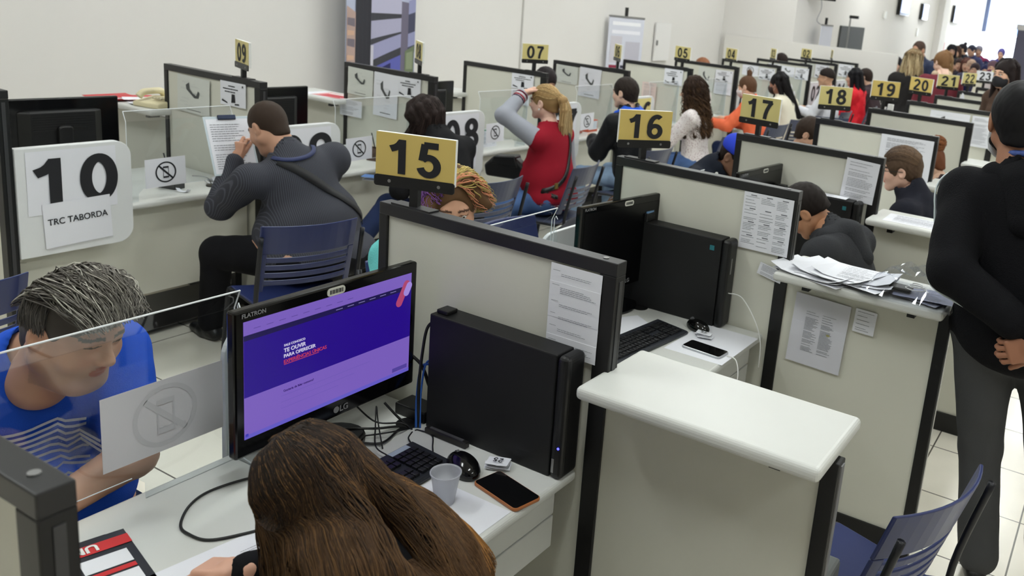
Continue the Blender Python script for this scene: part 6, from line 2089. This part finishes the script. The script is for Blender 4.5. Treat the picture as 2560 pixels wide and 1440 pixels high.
# ---- woman in the cream jumper
p = Person('person', 'woman with long black hair, dark mask and cream jumper', -3.60, 9.93, 78, H=1.72, lean=16, head=(6, 10, 0), fem=True, fat=1.12, skin=(150, 100, 78), handL=(-.14, .42, .78), handR=(.14, .42, .78), res=.013, hres=.007)
p.body()
p.top('jumper', cloth('cream_knit', (232, 226, 206), bump=.3, bscale=160), 'long', t=.022, fold=.006, hem=-.05)
p.bottom('trousers', BLKC)
p.shoes(SHOEB)
p.mask((58, 40, 36))
long_hair(p, (-70, -30, 0, 30, 70, 100), .42, .028, (24, 22, 24), (34, 31, 32), 260, .002, 6, .004, back=-.09, toward=(.10, -.05, 0), flare=.3)
# ---- man in the white jacket
p = Person('person', 'young man with a fade haircut, glasses and white jacket with a dark hood', -3.64, 11.58, 86, H=1.76, lean=6, head=(8, 4, 0), skin=(186, 136, 104), handL=(-.12, .40, .78), handR=(.12, .40, .78), res=.013, hres=.007)
p.body()
p.top('jacket', cloth('white_nylon', (222, 222, 228), .6), 'long', t=.022, fold=.007)
p.put('hem_band', grow(p.torso()[:2], .026) + [pl(-p.u, p.P - p.u * .10, .003), pl(p.u, p.P - p.u * .065, .003)], cloth('red_band', (206, 36, 50)))
p.put('hood', [rc(p.N + p.rx * -.07 + p.u * .01, p.N + p.rx * .07 + p.u * .01, .06, .06, .03), rc(p.N - p.fw2 * .07, p.N - p.fw2 * .12 - p.u * .07, .07, .05, .04)] + p.neck_cut(.062, .3), BLKC, fold=.005)
p.bottom('trousers', BLKC)
p.shoes(SHOEB)
p.glasses()
p.hair(cap(.010, .012, .072), (36, 28, 25), fold=.003)
# ---- woman in the red puffer jacket, last client in the brown sweater
p = Person('person', 'woman with long straight black hair in a red puffer jacket', -3.62, 12.77, 88, H=1.70, lean=5, head=(8, 8, 0), fem=True, fat=1.05, skin=(196, 150, 124), handL=(-.12, .40, .78), handR=(.12, .40, .78), res=.015, hres=.008)
p.body()
p.top('puffer_jacket', cloth('red_nylon', (222, 40, 52), .5), 'long', t=.034, fold=.010, fscale=40)
p.bottom('jeans', JEANS)
p.shoes(SHOEB)
long_hair(p, (-100, -60, -20, 20, 60, 100), .40, .030, (24, 23, 27), (34, 32, 36), 200, 0, 6, .004, back=-.05)
p = Person('person', 'person with short dark hair and brown sweater on the last wall-side chair', -3.56, 13.58, 84, H=1.74, lean=16, head=(4, 10, 0), fat=1.15, skin=(200, 156, 130), handL=(-.12, .40, .78), handR=(.12, .40, .78), res=.015, hres=.008)
p.body()
p.top('sweater', cloth('brown_knit', (66, 54, 58)), 'long', t=.022, fold=.006)
p.bottom('trousers', JEANSD)
p.shoes(SHOEB)
p.mask((226, 222, 220))
p.hair(cap(.012, -.06, .06), (46, 36, 32), fold=.003)
# ---- staff behind the wall-side partitions
for lab, x, y, z, hc, sc, kw in (('staff member with dark hair and a band peeking past the partition under sign 07', -4.80, 6.52, 1.335, (40, 34, 36), (206, 150, 122), {}),
                            ('staff member whose red-brown hair shows above the partition under sign 04', -5.2, 10.55, 1.36, (140, 92, 66), (206, 160, 130), {}),
                            ('staff member with dark hair showing above the partition under sign 02', -5.05, 13.02, 1.44, (44, 34, 32), (196, 150, 124), {})):
    p = Person('person', lab, x - .10, y, -90, H=1.70, lean=8, head=(-20, 22, 0), hipz=z - .80, fem=False, skin=sc, res=.016, hres=.008)
    p.body()
    p.top('shirt', cloth('navy_cotton', (40, 46, 66)), 'long', t=.014)
    p.bottom('trousers', BLKC)
    p.hair(cap(.014, -.07, .05), hc, fold=.004)

# ---- near row: clients seen over the partitions
p = Person('person', 'woman with curly hair dyed purple and yellow peering over the partition under sign 15', -2.33, 2.47, -110, H=1.68, lean=15, head=(-22, 14, 4), neck=6, fem=True, fat=1.05, hres=.004, skin=(206, 148, 116), brow=(86, 58, 44), handL=(-.12, .40, .78), handR=(.16, .40, .78), hipz=.575)
p.body()
p.eyes()
p.top('hooded_jacket', cloth('turquoise_fleece', (112, 206, 204), bump=.2), 'long', t=.028, fold=.010, fscale=40, hem=-.14)
p.bottom('jeans', JEANSD)
p.shoes(SHOEW)
def dyed(x):
    return (126, 84, 150) if x < .25 else ((128, 106, 66) if x < .45 else ((190, 168, 100) if x < .95 else (226, 150, 116)))
vol = []
gd = []
for az in (-120, -100, -70, -40, -10, 20, 50, 80, 105, 125):
    e0 = p.hw((.092 * math.sin(R(az)), -.012 - .104 * math.cos(R(az)), .03))
    ou = V3(math.sin(R(az)), -math.cos(R(az)), 0)
    dp = .02 if abs(az) > 95 else .16
    gd.append([p.hw((0, .06, .11)), p.hw((.05 * math.sin(R(az)), .02 - .05 * math.cos(R(az)), .124)), e0 + V3(0, 0, .03), e0 + ou * .035 + V3(0, 0, -.05 * (dp > .1)), e0 + ou * .05 + V3(0, 0, -dp)])
vol = [rc(g[i], g[i + 1], .026, .022, .02) for g in gd for i in range(1, 3)]
p.hair(cap(.008, -.06, .078, False), (98, 72, 48), extra=vol, st=[lambda on: strands(gd[::-1], 620, 22, (.004, .014, .03, .034), .0022, (100, 80, 50), (200, 170, 100), 3, .010, 26, None, dyed, on=on)], fold=.004, fscale=60)
p = Person('person', 'person with bushy brown curls bending down beside the partition under sign 16', -2.47, 3.40, -86, H=1.66, lean=38, head=(10, 48, 0), neck=26, fem=True, skin=(196, 146, 118), hipz=.52, handL=(-.1, .40, .74), handR=(.12, .40, .74))
p.body()
jk = p.top('jacket', cloth('graphite_jacket', (48, 49, 54)), 'long', t=.022, fold=.008)
B_ = lambda a, b: p.N + p.rx * a - p.u * b - p.fw2 * .3
ribbon('white_trim', jk, [B_(.13, .02), B_(.15, .12), B_(.17, .22)], p.fw2, .02, M_WHITE, p.t)
p.bottom('trousers', BLKC)
p.shoes(SHOEB)
long_hair(p, (-120, -80, -40, 0, 40, 80, 120), .12, .040, (74, 54, 40), (132, 98, 66), 520, .016, 26, .0026, back=-.01, flare=1.6, jit=(.01, .03, .045, .05), K=22)
p = Person('person', 'client in a blue cap and dark jacket leaning forward beside the partition under sign 17', -2.46, 4.84, -86, H=1.74, lean=26, head=(-14, 26, 0), neck=14, fat=1.1, skin=(120, 82, 62), handL=(-.12, .40, .78), handR=(.14, .40, .78), hipz=.56)
p.body()
p.top('jacket', cloth('ink_jacket', (30, 34, 44), bump=.2), 'long', t=.026, fold=.008, collar=.01)
p.put('collar_trim', [rc(p.N + p.rx * -.09 + p.fw2 * .06 + p.u * .05, p.N + p.rx * .09 + p.fw2 * .06 + p.u * .05, .012, .012, .01), rc(p.N + p.rx * .09 + p.fw2 * .06 + p.u * .05, p.N + p.rx * .11 + p.fw2 * .11 - p.u * .14, .012, .008, .01)], M_WHITE)
p.bottom('trousers', BLKC)
p.shoes(SHOEB)
p.hair(cap(.003, -.06, .06), (40, 32, 28))
p.put('cap', p.hp([el((0, -.01, .055), (.092, .112, .085), .01), pl((0, .1, -1), (0, 0, .036), .004), rc((-.04, .10, .048), (.04, .10, .048), .02, .02, .02), el((0, .13, .046), (.07, .075, .012), .015)]), cloth('cobalt_cap', (44, 66, 190), .7), res=.007)
p = Person('person', 'client with short dark hair and a grey sleeve seen between signs 17 and 18', -2.42, 6.36, -88, H=1.70, lean=20, head=(0, 20, 0), skin=(190, 140, 112), hipz=.52, handL=(-.12, .40, .78), handR=(.30, .26, .95), poleR=(.9, .1, .2), res=.014, hres=.007)
p.body()
p.top('hoodie', cloth('slate_hoodie', (84, 88, 100)), 'long', t=.022, fold=.006)
p.bottom('trousers', BLKC)
p.hair(cap(.012, -.06, .055), (52, 40, 32), fold=.003)

# ---- near row: staff
p = Person('person', 'man in a dark grey hoodie bowed over his desk behind the paper-laden shelf', -.91, 3.86, 82, H=1.72, lean=23, head=(14, 46, -10), neck=22, fat=1.12, hres=.004, skin=(184, 124, 88), hipz=.56, handL=(-.14, .44, .80), handR=(.14, .44, .80))
p.body()
p.top('hoodie', cloth('dark_grey_fleece', (54, 55, 58), bump=.25), 'long', t=.026, fold=.008, fscale=34, neck=.07)
p.put('hood', [rc(p.N + p.rx * -.10 + p.u * .02, p.N + p.rx * .10 + p.u * .02, .050, .050, .03), rc(p.N - p.fw2 * .05, p.N - p.fw2 * .10 - p.u * .11, .085, .055, .05)] + p.neck_cut(.070, .5), cloth('dark_grey_fleece'), fold=.006, fscale=40)
p.bottom('trousers', BLKC)
p.shoes(SHOEB)
p.hair(cap(.008, -.035, .07), (34, 28, 26), fold=.002, st=[])
p = Person('person', 'man with brown hair and thin glasses in a dark jacket beyond the paper-laden shelf', -.89, 5.0, 84, H=1.72, lean=12, head=(16, 10, -4), neck=10, fat=1.15, hres=.004, skin=(224, 172, 148), hipz=.56, handL=(-.14, .42, .80), handR=(.14, .42, .80))
p.body()
p.eyes()
p.glasses()
p.top('jacket', cloth('dark_navy_jacket', (32, 33, 42), bump=.2), 'long', t=.024, fold=.007, collar=.006)
p.bottom('trousers', BLKC)
p.shoes(SHOEB)
swp = [[p.hw((.07 * a, .095 - .02 * a * a, .085 - .02 * a * a)), p.hw((.088 * a, .06, .135 - .05 * a * a)), p.hw((.09 * a, -.02, .140 - .06 * a * a)), p.hw((.08 * a, -.10, .07 - .03 * a * a))] for a in (-1, -.6, -.2, .2, .6, 1)]
p.hair(cap(.010, -.06, .078), (84, 66, 52), st=[lambda on: strands(swp, 420, 9, (.004, .010, .010, .006), .002, (74, 58, 46), (112, 90, 70), 3, on=on)], fold=.003)
p = Person('person', 'staff member with a curly red-brown bun behind the glasses-wearing man', -.95, 6.34, 84, H=1.62, lean=18, head=(10, 24, 0), neck=8, fem=True, skin=(206, 160, 132), hipz=.50, handL=(-.14, .42, .80), handR=(.14, .42, .80), hres=.006)
p.body()
p.top('blouse', cloth('dark_blouse', (52, 42, 44)), 'long', t=.018)
p.bottom('trousers', BLKC)
bun = [[p.hw((0, -.07, .10)), p.hw((.05 * math.cos(a), -.11 + .02 * math.sin(a * 2), .13 + .045 * math.sin(a))), p.hw((.03 * math.cos(a + 1), -.13, .12 + .03 * math.sin(a + 1)))] for a in (0, 1.2, 2.4, 3.6, 4.8, 6.0)]
p.hair(cap(.008, -.07, .06, False) + [el((0, -.10, .125), (.055, .048, .05), .015)], (108, 66, 44), st=[lambda on: strands(bun, 360, 14, (.01, .03, .03), .0026, (110, 66, 42), (164, 106, 66), 3, .010, 20, on=on)], fold=.005, fscale=90)
ellipsoid_ = MB()
ellipsoid(ellipsoid_, p.hw((.055, -.06, .085)), (.014,) * 3, 12, 8)
ellipsoid_.obj('hair_clip', M_WHITE, p.t, smooth=True)

# ---- man in the black hoodie standing in the aisle
p = Person('person', 'tall man in a black hoodie with white sleeve stripes, hands clasped behind his back', -.205, 3.16, 4, H=1.85, seated=False, fat=1.16, lean=2, side=-6, hx=-.34, twist=0, head=(4, 4, -4), hres=.004, res=.011, skin=(150, 98, 72), handL=(-.01, -.235, 1.11), handR=(.07, -.25, 1.06), poleL=(-1, -.22, .1), poleR=(1, -.3, .0),
           footL=(.02, .03, .085), footR=(.26, .10, .085), kneeL=(-.05, 1, 0), kneeR=(.05, 1, 0), hipz=1.005)
p.hand(0, (.92, -.1, -.38), (-.1, -1, -.1), (26, 44, 30), thumb=45, res=.003).hand(1, (-.88, .0, -.45), (0, -1, 0), (30, 42, 30), thumb=30, res=.003)
p.body()
HOOD = cloth('black_fleece', (21, 21, 24), .9, bump=.25, bscale=200)
sh = p.top('hoodie', HOOD, 'long', t=.026, fold=.009, fscale=22, hem=-.16, neck=.07)
p.put('hood', [rc(p.N + p.rx * -.11 + p.u * .005, p.N + p.rx * .11 + p.u * .005, .060, .060, .04), rc(p.N - p.fw2 * .06 - p.u * .01, p.N - p.fw2 * .12 - p.u * .12, .095, .06, .06)] + p.neck_cut(.070, .3), HOOD, fold=.003, fscale=22, res=.008)
p.bottom('trousers', cloth('grey_chino', (74, 75, 76), bump=.2, bscale=300, mottle=.06, mscale=5), t=.010, fold=.005, flare=.018, fscale=30)
p.shoes(SHOEB)
so = [p.S[0] + (p.E[0] - p.S[0]) * t for t in (-.05, .3, .65, .95)] + [p.E[0] + (p.Wr[0] - p.E[0]) * t for t in (.25, .55, .8)]
ribbon('sleeve_stripe', sh, [q + V3(-.3, .05 - .03 * (i > 3), .08 if i < 2 else -.02 * (i > 3)) for i, q in enumerate(so)], (1, 0, -.15), .022, mat('white_stripe', (206, 216, 218), .7), p.t, lift=.006, th=.005)
so = [p.S[1] + (p.E[1] - p.S[1]) * t for t in (-.05, .3, .65, .95)]
ribbon('sleeve_stripe', sh, [q + V3(.3, .05, .05 if i < 2 else 0) for i, q in enumerate(so)], (-1, 0, -.15), .022, mat('white_stripe'), p.t, lift=.006, th=.005)
p.hair(cap(.005, -.062, .07), (22, 21, 23), fold=.0012)
mb = MB()
mb.tube(bez([p.hw((-.07, .02, -.02)), p.hw((-.074, .035, -.06)), p.hw((-.06, .05, -.10)), p.hw((0, .07, -.125)), p.hw((.06, .05, -.10))], 6), .012, 8)
mb.obj('face_mask', mat('pale_mask', (206, 208, 212), .8), p.t, smooth=True)
p.put('beard', p.hp([rc((s_ * .062, .03, -.06), (s_ * .02, .075, -.10), .022, .02, .02) for s_ in (-1, 1)]), M_HAIR, col=(26, 22, 21))
hits = [p.N + (p.H - p.N) * .50 + (p.rx * math.cos(a) + p.fw2 * math.sin(a)) * .074 for a in [math.pi * (1 + i / 8) for i in range(9)]]
MB().tube(hits, .011, 8).obj('lanyard', mat('blue_pattern', (70, 92, 160), .6, mottle=.3, mscale=40), p.t, smooth=True)

# ---- group standing in the aisle
p = Person('person', 'balding bearded man in a navy padded jacket standing with two women', -3.17, 14.5, 172, H=1.86, seated=False, fat=1.15, head=(-20, 22, 0), skin=(190, 136, 108), brow=(50, 40, 36), handL=(-.1, .32, 1.2), handR=(.14, .32, 1.15), res=.015, hres=.007)
p.stubble = (40, 32, 30)
p.body()
p.top('padded_jacket', cloth('navy_nylon', (46, 54, 78), .5), 'long', t=.034, fold=.008, fscale=50)
p.put('shirt_front', [el(p.C + p.fw2 * .10, (.05, .045, .2), .01)], M_WHITE)
p.bottom('trousers', JEANSD)
p.shoes(SHOEB)
p.hair(cap(.003, -.06, .11), (70, 54, 46))
p = Person('person', 'woman with long blonde hair and a black coat seen from behind in the aisle', -2.52, 11.1, 20, H=1.76, seated=False, fem=True, fat=1.08, head=(-24, 16, 0), skin=(224, 180, 156), handL=(-.1, .34, 1.1), handR=(.14, .36, 1.15), res=.013, hres=.007)
p.body()
p.top('coat', cloth('black_coat', (36, 34, 34)), 'long', t=.030, fold=.007, hem=-.30)
p.bottom('jeans', JEANS)
p.shoes(SHOEW)
long_hair(p, (-110, -75, -40, -10, 20, 50, 80, 110), .26, .028, (120, 98, 70), (216, 196, 152), 420, .004, 9, .0034, back=-.03, streak=(230, 214, 178), flare=1.2)
p = Person('person', 'woman in a maroon top with her light brown hair tied over one shoulder', -2.13, 10.96, 12, H=1.80, seated=False, fem=True, fat=1.16, head=(34, 22, 0), skin=(228, 184, 160), handL=(-.1, .34, 1.1), handR=(.14, .36, 1.1), res=.013, hres=.007)
p.body()
p.top('top', cloth('maroon_knit', (112, 48, 58)), 'long', t=.022, fold=.006, neck=.085)
p.bottom('jeans', JEANS)
p.shoes(SHOEB)
long_hair(p, (40, 70, 95, 120), .20, .026, (120, 88, 58), (190, 160, 118), 260, .004, 9, .0034, back=.0, flare=.8)
p.put('scarf', [rc(p.N + p.rx * -.06 + p.u * .04, p.N + p.rx * .07 + p.u * .05, .06, .06, .03)] + p.neck_cut(.06, .3), cloth('sand_scarf', (206, 184, 156)))
p = Person('person', 'woman with dark hair and a black mask close to the right border', -1.09, 9.25, 150, H=1.82, seated=False, fem=True, head=(-6, 6, 0), skin=(214, 160, 130), res=.014, hres=.006)
p.body()
p.eyes()
p.mask((26, 26, 32))
p.top('coat', cloth('brown_coat', (84, 66, 56)), 'long', t=.026, fold=.006)
p.bottom('trousers', BLKC)
p.shoes(SHOEB)
long_hair(p, (-100, -60, -20, 20, 60, 100), .26, .028, (36, 28, 28), (52, 38, 36), 200, .003, 8, .004, back=-.02)

# ---- the waiting crowd by the street entrance
FARK = [0]
def far_person(label, x, y, ztop, facing, topc, hairc, seated=False, long=0.0, skin=(206, 156, 130), head=(0, 8, 0), extra=None, maskc=None):
    FARK[0] += 1
    k_ = (.985 + .021 * FARK[0]) if not seated else (.955 - .019 * (FARK[0] - 7))
    x, y, ztop = x * k_, y * k_, 2.002 - (2.002 - ztop) * k_
    Hh = (ztop if not seated else 1.72)
    p = Person('person', label, x, y, facing, H=Hh, seated=seated, fem=long > 0, head=head, skin=skin, res=.020, hres=.011, hipz=(ztop - .78) if seated else None, fat=1.08)
    p.body()
    p.top('top', cloth('far_%d_%d_%d' % topc, topc), 'long', t=.028, fold=.006)
    p.bottom('trousers', BLKC if sum(topc) % 2 else JEANSD)
    if maskc:
        p.mask(maskc)
    if long:
        long_hair(p, (-100, -50, 0, 50, 100), long, .028, hairc, hairc, 60, 0, 6, .006, back=-.02)
    elif hairc:
        p.hair(cap(.012, -.06, .06), hairc)
    if extra:
        extra(p)
    return p
far_person('standing person in a black hooded coat by the far wall', -4.07, 21.5, 1.76, 200, (34, 34, 42), (28, 26, 32), long=.3, skin=(160, 120, 100))
far_person('standing woman with long dark hair and a bright green and black top', -3.90, 21.6, 1.74, 172, (120, 220, 130), (74, 54, 48), long=.35)
far_person('standing person with a dark bun looking aside by the street entrance', -3.70, 21.7, 1.81, 110, (36, 40, 52), (46, 42, 50), extra=lambda p: p.hair([el((0, -.08, .13), (.04, .04, .04), .01)], (46, 42, 50)))
far_person('standing person with dark hair behind the bun-haired one', -3.57, 21.9, 1.81, 150, (70, 74, 110), (58, 60, 78))
far_person('standing grey-haired man in a maroon, white and navy jacket', -3.44, 21.7, 1.82, 180, (58, 60, 98), (150, 146, 160), extra=lambda p: (p.put('yoke', grow(p.torso(), .034) + p.neck_cut(.07) + [pl(-p.u, p.C + p.u * .10, .01)], cloth('magenta_yoke', (150, 62, 96))), p.put('white_band', grow(p.torso(), .036) + [pl(-p.u, p.C + p.u * .07, .004), pl(p.u, p.C + p.u * .10, .004)], M_WHITE)))
far_person('person in a beige cap turned away among the waiting crowd', -3.63, 20.9, 1.60, 20, (140, 120, 116), (196, 176, 164))
far_person('standing person in a purple hooded jacket against the bright street', -2.98, 22.0, 1.79, 178, (98, 92, 156), None, extra=lambda p: p.put('hood', p.hp([el((0, -.02, .03), (.10, .115, .13), .02), el((0, .12, -.01), (.065, .07, .10), .02, '-')]), cloth('far_98_92_156')))
for lab, x, y, z, tc, hc, lg, mk in (('seated girl with long dark hair and a white shirt in the waiting crowd', -3.80, 20.9, 1.41, (228, 228, 232), (36, 30, 32), .3, None),
                                 ('seated person with a dark fringe in the waiting crowd', -3.68, 21.0, 1.455, (60, 44, 50), (58, 42, 40), 0, None),
                                 ('seated woman with reddish hair in the waiting crowd', -3.54, 21.1, 1.46, (44, 42, 52), (92, 58, 50), .25, None),
                                 ('seated pale-faced person behind sign 23 in the waiting crowd', -3.42, 21.0, 1.45, (70, 70, 90), (190, 160, 140), 0, None),
                                 ('seated person in navy in front of the grey-haired man', -3.31, 20.9, 1.39, (42, 46, 84), (60, 48, 52), 0, None),
                                 ('seated person with blue-black hair behind sign 24', -3.08, 21.0, 1.39, (60, 60, 88), (40, 44, 84), 0, None),
                                 ('seated person with a maroon mask and cream jacket behind sign 24', -2.94, 20.9, 1.48, (226, 220, 204), (110, 84, 96), 0, (110, 40, 70)),
                                 ('seated person with a white mask beside the dark column', -2.78, 21.3, 1.52, (200, 190, 190), (160, 140, 146), 0, (232, 226, 228)),
                                 ('dark-haired person partly hidden by the white free-standing wall', -4.95, 20.4, 1.33, (40, 42, 46), (34, 30, 32), 0, None),
                                 ('seated person in maroon behind the standing woman in a maroon top', -4.05, 20.2, 1.36, (96, 40, 50), (60, 40, 38), .2, None)):
    far_person(lab, x, y, z, 176, tc, hc, seated=True, long=lg, maskc=mk)
# dark bags on the partition tops among the far desks

# sign numbers in labels are written out in words
import re
WORDS = 'zero one two three four five six seven eight nine ten eleven twelve thirteen fourteen fifteen sixteen seventeen eighteen nineteen twenty twenty-one twenty-two twenty-three twenty-four twenty-five'.split()
for o in S.objects:
    if o.parent is None and o.get('label'):
        o['label'] = re.sub(r'\b(\d{1,2})\b', lambda m: WORDS[int(m.group(1))], o['label'])
